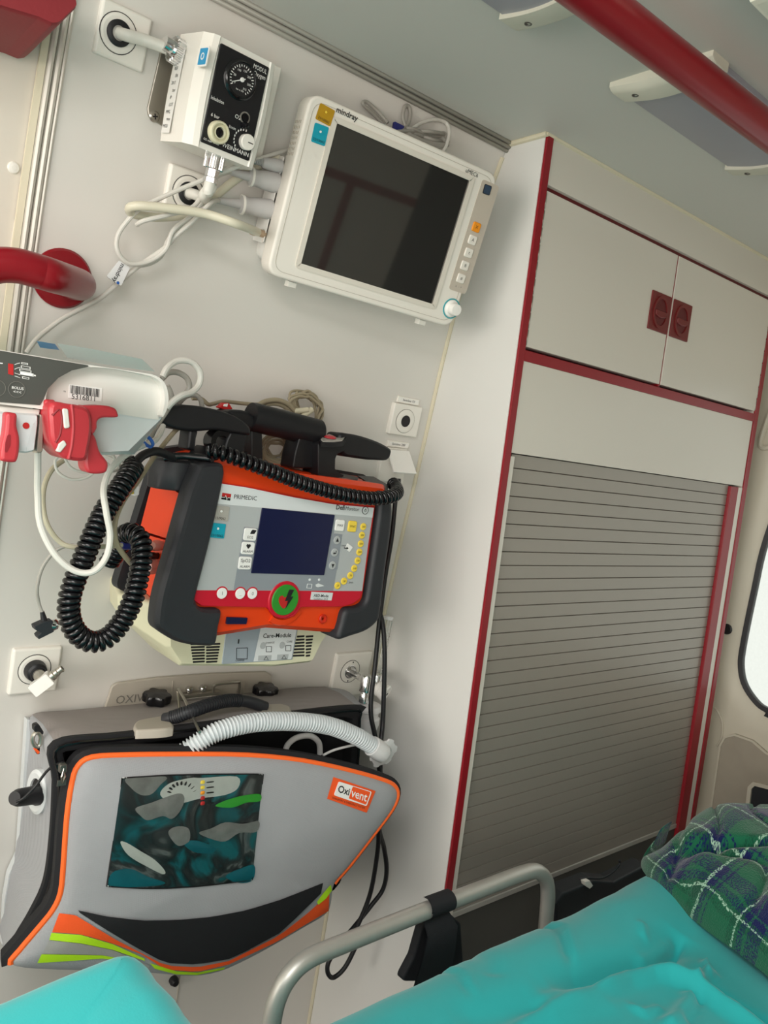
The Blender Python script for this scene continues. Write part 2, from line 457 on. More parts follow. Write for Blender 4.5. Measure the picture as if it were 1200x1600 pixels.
# ceiling, floor, far walls with the openings daylight enters by
b = MB(); HX0, HX1, HY0, HY1 = -.62, -.02, -.42, .28      # unseen ceiling opening, added to let light in from above
for q in ((XL, HX0, YB, 1.0), (HX1, XR + .02, YB, 1.0), (HX0, HX1, YB, HY0), (HX0, HX1, HY1, 1.0)): b.box(WORLD, q[0], q[1], q[2], q[3], ZC, ZC + .03, 'ceiling')
struct(b.build('ceiling'))
b = MB(); b.box(WORLD, XL, XR + .02, YB, 1.12, -.03, 0, 'floor'); struct(b.build('floor'))
def panel_with_hole(fr, a0, a1, b0, b1, hole, th, m, name):
    c0, c1, d0, d1 = hole; b = MB()
    for q in ((a0, c0, b0, b1), (c1, a1, b0, b1), (c0, c1, b0, d0), (c0, c1, d1, b1)):
        if q[1] - q[0] > 1e-4 and q[3] - q[2] > 1e-4: b.box(fr, q[0], q[1], q[2], q[3], -th, 0, m)
    return struct(b.build(name))
FR = Frame((0, YB, 0), (-1, 0, 0), (0, 0, 1))     # faces +y ; a = -x
panel_with_hole(FR, -XR, 1.9, 0, ZC, (.15, 1.45, .12, 1.72), .03, 'wall', 'wall_right')
FL = Frame((XL, 0, 0), (0, 1, 0), (0, 0, 1))      # faces +x ; a = y
panel_with_hole(FL, YB, 1.1, 0, ZC, (-.75, .75, .85, 1.7), .03, 'wall', 'wall_front')
# wall/ceiling aluminium rail
b = MB(); yw = wallY(1.83)
for k, (dy, z, r) in enumerate(((.0, 1.829, .0032), (-.004, 1.8335, .0032), (-.0085, 1.838, .0028))):
    b.tube([(xt + .005, yw - .003 + dy, z), (CX0, yw - .003 + dy, z)], r, 'alu_paint', n=8)
struct(b.build('trim_4'))
# sealant along the cabinet's corners
b = MB()
zz = [.05 + i * .03 for i in range(60)]
b.tube([(CX0 - .002, wallY(z) - .001, z) for z in zz], .0035, 'sealant', n=8)
b.tube([(CX0 - .001, y, ZC - .002) for y in (.875, .84, .797)], .0045, 'sealant', n=8)
b.tube([(CX0 - .001, CY - .001, ZC - .001), (CX1, CY - .001, ZC - .001)], .0035, 'sealant', n=8)
struct(b.build('trim_5'))

# ------------------------------------------------------------------ the built-in cabinet
cab = thing('storage_cabinet', 'tall built-in cabinet of pale laminate with red edging and a grey roller shutter', 'cabinet', (1.3, .95, 0))
f = FY(CY); t = .016
b = MB()  # side panel towards the equipment, back follows the wall
zs = [.0 + ZC * i / 40 for i in range(41)]
b.rings([[(x, CY + .001, z) for z in zs] + [(x, wallY(z) - .001, z) for z in reversed(zs)] for x in (CX0, CX0 + t)], 'laminate_side')
b.build('side_panel', cab)
b = MB(); b.rings([[(x, CY + .001, z) for z in zs] + [(x, wallY(z) - .001, z) for z in reversed(zs)] for x in (CX1 - t, CX1)], 'laminate')
b.build('side_panel', cab)
b = MB(); b.box(f, CX0 + t, CX1 - t, .05, ZC, -.10, -.085, 'dark_grey_panel'); b.build('carcass_back', cab)
b = MB(); b.box(f, CX0 + .017, CX1 - .004, 1.7715, ZC - .001, -.02, .001, 'laminate', bev=.0006); b.build('fascia', cab)
b = MB(); b.box(f, CX0 + .015, CX1 - .016, 1.375, 1.513, -.02, .001, 'laminate', bev=.0006); b.build('fascia', cab)
# red edging
b = MB(); b.box(f, CX0 + .0015, CX0 + .0155, .05, ZC - .003, -.012, .003, 'red_trim', bev=.001); b.build('edge_trim', cab)
b = MB(); b.box(f, CX1 - .012, CX1 + .003, .05, ZC - .003, -.012, .003, 'red_trim', bev=.001); b.build('edge_trim', cab)
b = MB(); b.box(f, CX0 + .015, CX1 - .012, 1.764, 1.7715, -.03, -.006, 'red_dark', bev=.0005)
b.build('edge_trim', cab)
b = MB(); b.box(f, CX0 + .015, CX1 - .012, 1.513, 1.529, -.02, .003, 'red_trim', bev=.0008); b.build('edge_trim', cab)
b = MB(); b.box(f, CX0 + .015, CX1 - .012, 1.529, 1.764, -.03, -.022, 'red_dark'); b.build('door_stop', cab)
b = MB(); b.box(f, 1.626, 1.657, .05, 1.372, -.012, .002, 'red_trim', bev=.001); b.build('edge_trim', cab)
b = MB(); b.box(f, 1.657, CX1 - .013, .05, 1.372, -.012, .0005, 'laminate', bev=.0005); b.build('filler_strip', cab)
b = MB(); b.box(f, CX0 + .0155, CX0 + .0265, .05, 1.370, -.012, .001, 'laminate', bev=.0005); b.build('filler_strip', cab)
# doors
def cab_door(x0, x1, lx, side):
    d = MB(); d.box(f, x0, x1, 1.5345, 1.763, -.018, .001, 'laminate', bev=.0008)
    d = d.build('door', cab)
    d['label'] = 'upper cabinet door with red latch at its %s edge' % side
    l = MB(); lf = f.at(lx, 1.655, .001); o = rrect(0, 0, .062, .066, .002)
    l.prism(lf, o, 0, .0025, 'latch', bev=.0008)
    l.ring(lf, .0205, .025, .002, .0045, 'latch'); l.v[-32 * 4:] = [lf.o + lf.u * ((p - lf.o).dot(lf.u) * .92) + lf.v * ((p - lf.o).dot(lf.v) * 1.12) + lf.w * (p - lf.o).dot(lf.w) for p in l.v[-32 * 4:]]
    l.sheet(lf, circ(0, 0, .0185, 28, .0225), .0028, 'red_dark')
    l.prism(lf, rpoly([(-.018, .003), (-.016, -.007), (0, -.010), (.016, -.007), (.018, .003)], .003), .002, .006, 'latch', bev=.0015)
    l.build('latch', d)
    h = MB()
    for k in range(9): h.tube([f.P(x0 - .0002 if side == 'right' else x1 + .0002, 1.537 + k * .025, .0005), f.P(x0 - .0002 if side == 'right' else x1 + .0002, 1.559 + k * .025, .0005)], .0013, 'steel', n=6)
    h.build('hinge', d)
b = MB(); b.box(f, 1.2995, 1.3055, 1.531, 1.7635, -.018, -.0012, 'red_trim'); b.build('edge_trim', cab)
cab_door(CX0 + .018, 1.2998, 1.2655, 'right'); cab_door(1.3052, CX1 - .0135, 1.3375, 'left')
# roller shutter
b = MB(); zb, zt = .640, 1.374; n = 34; p = (zt - zb) / n
prof = []
for i in range(n):
    z0 = zb + i * p
    prof += [(z0, -.0075), (z0 + .0007, -.0075), (z0 + .0013, -.0055), (z0 + p - .0006, -.0055), (z0 + p - .0003, -.0062)]
prof.append((zt, -.0075))
vs = []; fs = []
for x in (CX0 + .0265, 1.626): vs += [f.P(x, z, h) for z, h in prof]
k = len(prof)
for mm_, sel in (('shutter', lambda i: i % 5 >= 1), ('shutter_gap', lambda i: i % 5 == 0)):
    b.add(vs, [(i, i + k, i + k + 1, i + 1) for i in range(k - 1) if sel(i)], mm_)
b.build('roller_shutter', cab, sharp=20)
b = MB(); b.box(f, CX0 + .0265, 1.626, .632, .641, -.009, -.003, 'alu_dull', bev=.001); b.build('shutter_rail', cab)
b = MB(); b.box(f, CX0 + .0265, 1.626, .05, .631, -.02, -.006, 'dark_grey_panel'); b.build('lower_panel', cab)

# ------------------------------------------------------------------ rear door
XD = 1.775; f = FX(XD)
win_px = [(1200, 560), (1199, 795), (1191, 841), (1172, 921), (1154, 1010), (1151, 1045), (1158, 1074), (1178, 1102), (1199, 1115), (1240, 1130)]
wl = f.pts(win_px)
top = 1.62; yr = .12
wo = [(-wl[2][0], wl[2][1])]
L = f.pts([(1191, 841), (1172, 921), (1154, 1010), (1151, 1045), (1158, 1074), (1178, 1102), (1199, 1115)])
zb = L[-1][1] - .012; a_end = -.02
win = L + [(L[-1][0] + .06, zb), (a_end, zb), (a_end + .05, zb + .05), (a_end + .05, 1.56), (a_end, 1.61), (L[0][0] + .16, 1.61), (L[0][0] + .10, 1.60), (L[0][0] + .065, 1.56), (L[0][0] + .04, 1.48)]
win = cat2(win, 5)
def hole_panel(fr, outer, inner, h0, h1, m):
    """panel between outer rectangle-like loop and inner loop, both resampled by angle about the inner centroid"""
    cx = sum(p[0] for p in inner) / len(inner); cy = sum(p[1] for p in inner) / len(inner); n = 96
    def cast(loop, th):
        d = (math.cos(th), math.sin(th)); best = None
        for (x0, y0), (x1, y1) in zip(loop, loop[1:] + loop[:1]):
            ex, ey = x1 - x0, y1 - y0; den = d[0] * ey - d[1] * ex
            if abs(den) < 1e-12: continue
            t = ((x0 - cx) * ey - (y0 - cy) * ex) / den; s_ = ((x0 - cx) * d[1] - (y0 - cy) * d[0]) / den
            if t > 0 and -1e-6 <= s_ <= 1 + 1e-6: best = t if best is None else max(best, t)
        return (cx + d[0] * best, cy + d[1] * best)
    A = [cast(outer, 2 * PI * i / n) for i in range(n)]; B = [cast(inner, 2 * PI * i / n) for i in range(n)]
    return A, B
outer = [(-1.0, .05), (.95, .05), (.95, 1.85), (-1.0, 1.85)]
ga = inset(win if area2(win) > 0 else win[::-1], -.004)
sur = inset(win if area2(win) > 0 else win[::-1], -.045)
A, B = hole_panel(f, outer, sur, 0, 0, None); _, C = hole_panel(f, outer, ga, 0, 0, None)
b = MB()
mid = [((p[0] * .5 + q[0] * .5), (p[1] * .5 + q[1] * .5)) for p, q in zip(B, C)]
b.rings([[f.P(a, c, -.03) for a, c in A], [f.P(a, c, 0) for a, c in A], [f.P(a, c, 0) for a, c in B], [f.P(a, c, -.003) for a, c in mid], [f.P(a, c, -.017) for a, c in C], [f.P(a, c, -.03) for a, c in C]], 'door_cream', loop=True)
door = b.build('door_1'); struct(door)
b = MB(); wc = win if area2(win) > 0 else win[::-1]
b.rings([[f.P(a, c, h) for a, c in oo] for oo, h in ((ga, -.028), (ga, -.014), (inset(wc, .006), -.016), (inset(wc, .006), -.028))], 'black', loop=True); b.build('gasket', door)
b = MB(); b.sheet(f, inset(wc, .003), -.022, 'glass_frost'); struct(b.build('window_1'))
# lower door card with its pocket, raised rim lines
b = MB(); o = f.pts([(1108, 1290), (1126, 1165), (1134, 1150), (1150, 1146), (1178, 1156), (1200, 1175), (1290, 1215), (1290, 1420), (1108, 1420)])
o = rpoly(o, .012); b.prism(f, o, 0, .006, 'door_card', bev=.003); b.band(f, o, .004, 0, .0085, 'door_cream'); b.build('door_card', door)
b = MB(); o = rpoly(f.pts([(1165, 1290), (1172, 1228), (1180, 1220), (1260, 1240), (1250, 1360), (1160, 1340)]), .01)
b.band(f, o, .008, .005, .012, 'door_cream'); b.sheet(f, o, .0065, 'dark_plastic'); b.build('handle_pocket', door)
b = MB(); o = f.pts([(1086, 1268), (1107, 1128), (1115, 1105), (1128, 1125), (1128, 1150), (1120, 1166)])
b.tube([f.P(a, c, .001) for a, c in cat2(o, 6, False)], .0025, 'door_cream', n=6); b.build('pressing', door)
c = f.px(1136, 983); b = MB(); b.lathe(f.at(*c), [(.012, 0), (.012, .002), (.009, .0035)], 'black', 24); b.build('plug', door)
o = f.pts([(1206, 640), (1199, 660), (1190, 690), (1193, 700), (1206, 698)])
b = MB(); b.tube([f.P(a, c, .004) for a, c in cat2(o, 6, False)], .006, 'door_cream', n=8); b.build('grip', door)

# cabinet front on the opposite side, mirrored in the monitor's screen
op = thing('opposite_cabinet', 'pale cabinet with red edging on the opposite side, mirrored in the monitor screen', 'cabinet', (1.0, YB + .03, 0))
fo = Frame((0, YB + .035, 0), (-1, 0, 0), (0, 0, 1))
b = MB(); b.box(fo, -1.50, -.30, .0, ZC - .002, -.03, 0, 'laminate'); b.build('body', op)
b = MB(); b.box(fo, -1.50, -.30, 1.42, 1.45, -.001, .003, 'red_trim'); b.build('edge_trim', op)
b = MB(); b.box(fo, -1.262, -1.232, .02, 1.42, -.001, .003, 'red_trim'); b.build('edge_trim', op)
b = MB(); b.box(fo, -1.775, -1.50, .0, ZC - .002, -.03, -.002, 'dark_plastic'); struct(b.build('added_dark_panel'))  # unseen dark panel, added so the monitor screen mirrors a dark area
# ------------------------------------------------------------------ wall sockets
def plate(fr, px4, name='face_plate'):
    """square cover plate with a chamfered edge; size from its corners"""
    o = fr.pts(px4); a = sum(p[0] for p in o) / 4; b = sum(p[1] for p in o) / 4
    w = (abs(o[1][0] - o[0][0]) + abs(o[2][0] - o[3][0])) / 2; h = (abs(o[0][1] - o[3][1]) + abs(o[1][1] - o[2][1])) / 2
    return a, b, w, h
def gas_outlet(px4, cpx, label, group, plug=True):
    fr = wframe(*cpx); a, b, w, h = plate(fr, px4)
    s = thing('gas_outlet', label, 'outlet', fr.o, group)
    m = MB(); m.prism(fr, rrect(a, b, w, h, .003), 0, .007, 'white_plastic', bev=.003); m.build('face_plate', s)
    c = fr.px(*cpx, .007); q = fr.at(c[0], c[1], .007)
    m = MB(); m.ring(q, .0195, .0203, -.001, .0004, 'black_print'); m.lathe(q, [(.0192, -.001), (.0192, .0006), (.0165, .0012)], 'white_plastic', 36); m.build('bezel_ring', s)
    return s, q
G = 'oxygen outlets beside the oxygen module'
s1, q1 = gas_outlet([(160, -4), (238, 32), (218, 113), (140, 81)], (185, 52), 'upper square white oxygen outlet with a white hose leaving it to the right', G)
m = MB(); m.lathe(q1, [(.013, 0), (.013, .003), (.0115, .004), (.0075, .0045), (.0075, .001)], 'black', 32); m.build('port', s1)
s2, q2 = gas_outlet([(264, 252), (322, 276), (312, 344), (252, 322)], (294, 302), 'lower square white oxygen outlet behind the loose white cables', G)
m = MB(); m.lathe(q2, [(.013, 0), (.013, .003), (.0115, .004), (.0075, .0045), (.0075, .001)], 'black', 32); m.build('port', s2)
# the two hoses that feed the oxygen module
def hose(path, label, r=.0062):
    m = MB(); P = cat(path, 10); m.tube(P, r, 'hose', n=16); return tag(m.build('oxygen_hose'), label, 'hose'), P
Ymod = .868
p0 = q1.P(0, 0, .002); pc = oY(262, 76, Ymod)
ho, _ = hose([p0, q1.P(.006, .0, .010), oY(226, 63, Ymod + .012), pc], 'short white oxygen hose running from the upper outlet into the oxygen module')
def knurled(fr, r, h0, h1, n=20):
    m = MB(); k = n * 4; R = []
    for h, s_ in ((h0, .9), (h0 + .001, 1), (h1 - .001, 1), (h1, .9)):
        R.append([fr.P(r * s_ * (1 if i % 4 < 2 else .9) * math.cos(2 * PI * i / k), r * s_ * (1 if i % 4 < 2 else .9) * math.sin(2 * PI * i / k), h) for i in range(k)])
    m.rings(R, 'chrome'); return m
# ------------------------------------------------------------------ oxygen module
OF = Frame(oY(365, 155, .825), (.998, .05, .0), (0, -.21, .977))
dist = OF.P(0, 0).y
mod = thing('oxygen_module', 'white oxygen flow module with black front plate, pressure gauge and grey side label', 'oxygen module', OF.P(0, -.06, -.04))
tl, tr, br, bl = OF.pts([(345, 69), (421, 105), (387, 250), (311, 222)])
W_ = (tr[0] - tl[0] + br[0] - bl[0]) / 2; H_ = (tl[1] - bl[1] + tr[1] - br[1]) / 2; cx = (tl[0] + tr[0] + br[0] + bl[0]) / 4; cy = (tl[1] + tr[1] + br[1] + bl[1]) / 4
A = OF.at(cx, cy); hw, hh = W_ / 2, H_ / 2
dep = .062
m = MB()   # shell: sides bulge; cross-section lofted along the height
R = []
for i in range(13):
    t = i / 12; v = -hh - .006 + (2 * hh + .012) * t; bul = .004 * math.sin(t * PI)
    x0, x1 = -hw - .0055 - bul * .6, hw + .0055 + bul * .6
    R.append([A.P(x0 - .010, v, -dep), A.P(x0 - .009, v, -.012), A.P(x0 - .002, v, -.001), A.P(x0 + .004, v, .0015), A.P(x0 + .0055, v, .000), A.P(x1 - .0055, v, .000), A.P(x1 - .004, v, .0015), A.P(x1 + .002, v, -.001), A.P(x1 + .009, v, -.012), A.P(x1 + .010, v, -dep)])
m.rings(R, 'white_plastic'); shell = m.build('housing', mod, sharp=28)
m = MB(); m.prism(A, rrect(0, 0, W_, H_, .002), -.001, .0018, 'black', bev=.0006)
m.text(A, 'MODUL', .0064, 'white_print', hw - .002, hh - .006, .0021, 'RIGHT', sx=.78); m.text(A, 'Oxygen', .0064, 'white_print', hw - .002, hh - .0122, .0021, 'RIGHT', sx=.78)
m.text(A, 'Inhalation', .0052, 'white_print', -hw + .001, -.004, .0021, 'LEFT', sx=.8); m.text(A, '6 bar', .005, 'white_print', -hw + .005, -hh + .030, .0021, 'LEFT')
m.text(A, 'WEINMANN', .0066, 'white_print', .0115, -hh + .0055, .0021, 'CENTER', sx=.95); m.text(A, 'O2', .006, 'white_print', .006, .0005 - .012, .0021); m.text(A, 'I', .005, 'white_print', .016, -.009, .0021); m.text(A, 'l/min', .0045, 'white_print', .002, -hh + .026, .0021)
m.text(A, 'O2 max 10 bar', .0032, 'white_print', -hw + .002, -hh + .004, .0021, 'LEFT'); m.build('front_plate', mod)
g = A.at(*A.px(374, 125), .0018)
m = MB(); m.lathe(g, [(.0205, 0), (.0205, .0004), (.0195, .0008), (.0175, .0035), (.0165, .003)], 'black_gloss', 40); m.sheet(g, circ(0, 0, .0165, 36), .0033, 'black_print')
for k in range(23):
    th = math.radians(215 - k * 12.3); c_, n_ = math.cos(th), math.sin(th); r0 = .0128 if k % 4 else .0118
    e = (c_ * .0148, n_ * .0148); i_ = (c_ * r0, n_ * r0); w = .00045
    m.sheet(g, [(i_[0] - n_ * w, i_[1] + c_ * w), (i_[0] + n_ * w, i_[1] - c_ * w), (e[0] + n_ * w, e[1] - c_ * w), (e[0] - n_ * w, e[1] + c_ * w)], .0036, 'white_print')
for k, t_ in enumerate(('0', '50', '100', '150', '200', '250', '315')):
    th = math.radians(215 - k * 45); m.text(g, t_, .0032, 'white_print', .0095 * math.cos(th), .0095 * math.sin(th), .0037)
m.text(g, 'bar x 100', .0025, 'white_print', 0, -.0105, .0037)
gauge = m.build('pressure_gauge', mod)
m = MB(); th = math.radians(208); c_, n_ = math.cos(th), math.sin(th)
m.prism(g, [(-c_ * .004 - n_ * .0006, -n_ * .004 + c_ * .0006), (-c_ * .004 + n_ * .0006, -n_ * .004 - c_ * .0006), (c_ * .0132 + n_ * .0003, n_ * .0132 - c_ * .0003), (c_ * .0132 - n_ * .0003, n_ * .0132 + c_ * .0003)][::-1], .0042, .0047, 'white_print'); m.lathe(g, [(.0024, .0038), (.0024, .0052), (.0015, .0056)], 'white_print', 16); m.build('needle', gauge)
k = A.at(*A.px(338, 207), .0018)
m = MB(); m.lathe(k, [(.0118, 0), (.0118, .006), (.0108, .0078), (.0092, .0078), (.0088, .005), (.0070, .005), (.0066, .0072), (.0055, .0072), (.005, .003)], 'care_cream', 32); m.lathe(k, [(.005, .0045), (.004, .006), (.0016, .0065)], 'black_gloss', 20); m.build('coupling', mod)
k = A.at(*A.px(381, 184), .0018)
m = MB(); m.ring(k, .0048, .0062, 0, .001, 'grey_print', 24); m.lathe(k, [(.004, 0), (.004, .002)], 'black_gloss', 16); m.lathe(k.at(0, -.008), [(.0036, 0), (.0036, .006), (.0026, .009), (.001, .0095)], 'black_gloss', 16); m.build('toggle', mod)
k = A.at(*A.px(382, 222), .0018)
m = MB(); m.lathe(k, [(.0085, 0), (.0085, .006), (.0078, .007)], 'white_plastic', 32)
m.box(k, -.0005, .006, -.0006, .0004, .0068, .0073, 'black_print')
for j in range(9):
    th = math.radians(85 + j * 17); m.box(k.at(.0145 * math.cos(th) * .8 - .003, .0145 * math.sin(th) * .8), -.0006, .0006, -.0011, .0011, 0, .0004, 'white_print')
m.build('flow_knob', mod)
# left-side labels
SF = Frame(A.P(-hw - .0152, 0, -.034), A.w, A.v)
m = MB(); q = SF.at(*SF.px(321, 90)); m.prism(q, rrect(0, 0, .020, .0195, .002), .0018, .0028, 'white_gloss'); m.prism(q, rrect(0, 0, .016, .016, .001), .0026, .0034, 'blue_sticker'); m.ring(q, .0025, .0035, .0034, .0037, 'white_print', 20); m.build('inspection_sticker', mod)
m = MB(); q = SF.at(-.014, -.004)
m.sheet(q, rrect(0, .0, .020, .088, .001), .0032, 'pump_label')
for j in range(11): m.text(q, ('O2', 'CE', 'REF', 'SN', '2017', 'bar', 'IP', 'LOT', 'MPG', 'max', 'MOD')[j], .005, 'black_print', (.002 if j % 2 else -.002), .038 - j * .0075, .0036)
m.build('type_label', mod)
# steel mounting bracket, knurled couplings
bf = wframe(243, 150); bo = bf.pts([(252, 78), (320, 96), (302, 214), (262, 202), (232, 183), (231, 168)], .004)
m = MB(); m.prism(bf, rpoly(bo, [.004, .002, .002, .004, .016, .006]), .001, .004, 'steel', bev=.0008); br_ = m.build('bracket', mod); br_['label'] = 'brushed steel mounting bracket'
c = bf.px(241, 182, .004); k = bf.at(*c, .004)
m = MB(); m.lathe(k, [(.0062, 0), (.0062, .001), (.0045, .0028), (.001, .003)], 'steel', 24)
for th in (.3, .3 + PI / 2): m.box(k.rot(th), -.003, .003, -.0007, .0007, .0026, .0033, 'black_print')
m.build('screw', br_)
pk = oY(276, 80, Ymod); kf = axis_frame(pk, V((1, .1, -.12)))
m = knurled(kf, .0142, -.006, .015); m.lathe(kf, [(.0078, -.016), (.0085, -.010), (.0085, -.004)], 'chrome', 20); m.lathe(kf, [(.009, .013), (.009, .030)], 'chrome', 20); m.build('hose_coupling', mod)
pk = oY(336, 248, Ymod - .012); kf = axis_frame(pk, -A.v)
m = knurled(kf, .0115, -.006, .012); m.lathe(kf, [(.0085, -.02), (.0085, -.006)], 'chrome', 20); m.lathe(kf, [(.0075, .012), (.0075, .020), (.0085, .021), (.0085, .026)], 'chrome', 6); m.build('hose_coupling', mod)
pj = kf.P(0, 0, .024)
hose([pj, pj - A.v * .012, oY(330, 292, Ymod - .002), oY(318, 306, Ymod + .014), q2.P(.014, -.003, .026), q2.P(.004, 0, .012), q2.P(0, 0, .002)], 'white oxygen hose bending from below the oxygen module into the lower outlet')
# right-hand wall plate of the module
wf = wframe(425, 150); m = MB(); o = wf.pts([(425, 100), (440, 106), (408, 252), (385, 246)], .02)
m.prism(wf, rpoly(o, .002), .0, .022, 'white_plastic', bev=.002); m.build('rear_plate', mod)

# lower-left outlet with a metal elbow, lower-right outlet (flow meter further on)
s3, q3 = gas_outlet([(17, 1012), (93, 1008), (88, 1079), (12, 1081)], (54, 1046), 'square white oxygen outlet above the grey bag holding a chrome elbow', None)
m = MB(); m.lathe(q3, [(.0135, 0), (.0135, .004), (.012, .012), (.0095, .014), (.009, .016)], 'black', 28); m.build('port', s3)
el = thing('gas_connector', 'chrome and white elbow connector plugged into the outlet above the grey bag', 'connector', q3.P(.004, -.006, .02))
m = MB(); m.tube(cat([q3.P(0, 0, .012), q3.P(.001, -.001, .020), q3.P(.003, -.003, .028)], 6), .0075, 'steel', n=16); m.build('stem', el)
e0 = q3.P(.003, -.003, .032); dv = (oY(92, 1046, e0.y - .01) - oY(50, 1078, e0.y + .002)).normalized(); kf = axis_frame(e0, dv)
m = MB(); m.box(kf, -.008, .008, -.008, .008, -.018, .010, 'white_gloss', bev=.0025); m.build('body', el)
m = MB(); m.lathe(kf, [(.0062, .009), (.0062, .014), (.005, .015), (.005, .019), (.0042, .020), (.0042, .0235), (.0048, .024), (.0048, .026), (.003, .0265), (.003, .02)], 'steel', 20); m.build('nozzle', el)
s4, q4 = gas_outlet([(521, 1020), (576, 1016), (569, 1086), (514, 1085)], (547, 1049), 'square white gas outlet right of the cream charging base feeding the flow meter', None)
m = MB(); m.lathe(q4, [(.012, 0), (.012, .002), (.0105, .003), (.009, .001)], 'chrome', 32)
for sg in (-1, 1): m.lathe(q4.at(.002 * sg, .0165 * sg), [(.0013, 0), (.0013, .0015)], 'black_print', 10)
m.build('port', s4)
# power sockets near the cabinet
fr = wframe(630, 655); a, b_, w, h = plate(fr, [(612, 628), (655, 635), (647, 683), (603, 676)])
s5 = thing('power_socket', 'square white round-hole power socket below the upper name strip', 'socket', fr.o)
m = MB(); m.prism(fr, rrect(a, b_, w, h, .002), 0, .008, 'white_plastic', bev=.002); m.build('face_plate', s5)
c = fr.px(633, 658, .008); k = fr.at(c[0], c[1], .008)
m = MB(); m.ring(k, .0188, .0194, -.001, .0004, 'grey_print', 36); m.lathe(k, [(.0186, -.002), (.0186, .001), (.0175, .0015), (.0095, .0015), (.0092, -.004)], 'white_plastic', 36); m.build('insert', s5)
m = MB(); m.lathe(k, [(.0092, .0018), (.0078, .0019), (.0072, .0004)], 'black', 28); m.build('hole', s5)
def strip(cpx, txt, label):
    fr = wframe(*cpx); m = MB(); m.prism(fr, rrect(0, 0, .046, .010, .001), 0, .003, 'white_plastic', bev=.0008); m.prism(fr, rrect(0, -.0003, .040, .0062, .001), .0028, .0034, 'white_gloss')
    m.text(fr, txt, .0052, 'black_print', 0, 0, .0037, sx=.85); return tag(m.build('name_strip'), label, 'label strip')
strip((637, 626), 'Steckdose 12V', 'small white name strip reading Steckdose 12V above the round power socket')
strip((621, 694), 'Steckdose 230V', 'small white name strip reading Steckdose 230V above the flap socket')
fr = wframe(615, 725); s6 = thing('flap_socket', 'white power socket with its hinged flap tilted up over a black plug', 'socket', fr.o)
o = fr.pts([(596, 698), (634, 701), (628, 756), (588, 750)], .004); m = MB(); m.prism(fr, rpoly(o, .002), 0, .008, 'white_plastic', bev=.002); m.build('face_plate', s6)
hl = fr.P(*fr.px(605, 703, .012), .012); hr = fr.P(*fr.px(638, 706, .012), .012); 
dwn = (-fr.v * .78 + fr.w * .62).normalized(); flf = Frame(hl, (hr - hl), -dwn); wL = (hr - hl).length
m = MB(); m.prism(flf, rpoly([(0, 0), (0, -.040), (wL + .003, -.040), (wL, 0)], .0015), 0, .0035, 'white_gloss', bev=.0012); m.build('flap', s6)

# ------------------------------------------------------------------ grab bars, padded header, ceiling lamps
fr = wframe(97, 435); g1 = thing('grab_handle', 'glossy dark red bent grab handle with round wall flange by the aluminium rail', 'handle', fr.o)
m = MB(); m.lathe(fr, [(.033, 0), (.033, .003), (.0305, .006), (.017, .007), (.016, .010)], 'red_paint', 48); m.build('flange', g1)
yt = .85
m = MB(); P = cat([fr.P(.004, -.002, .003), fr.P(.006, -.004, .022), fr.P(.003, -.002, .052), oY(86, 432, yt - .01), oY(60, 424, yt - .018), oY(25, 415, yt - .02), oY(-10, 416, yt - .02), oY(-40, 432, yt - .02), oY(-58, 470, yt - .02), oY(-70, 520, yt - .015)], 8)
m.tube(P, .0165, 'red_paint', n=24); m.build('tube', g1)
lab = 'long glossy dark red grab rail running under the ceiling past the lamps'
zc = 1.775; p0 = oZ(905, -20, zc); p1 = oZ(1222, 222, zc); d = (p1 - p0).normalized()
m = MB(); m.tube([p0 - d * .5, p0, p1, p1 + d * .35], .0185, 'red_paint', n=28); rail = m
g2 = thing('ceiling_grab_rail', lab, 'rail', (p0 + p1) / 2)
m.build('tube', g2)
for q in (p0 - d * .45, p1 + d * .30):
    m = MB(); m.lathe(axis_frame(q, (0, 0, 1)), [(.012, 0), (.012, ZC - zc - .006), (.03, ZC - zc - .004), (.03, ZC - zc)], 'red_paint', 24); m.build('bracket', g2)
# padded header, upper left
m = MB(); hf = FY(.80); o = hf.pts([(-120, -40), (-120, -6), (0, 10), (60, 28), (82, 38), (92, 37), (100, 31), (122, 9), (120, -2), (118, -40)])
m.prism(hf, rpoly(o, .004), -.11, 0, 'red_pad', bev=.006, bevb=.004); tag(m.build('header_pad'), 'padded dull red leather header pad in the upper corner above the aluminium rail', 'pad')

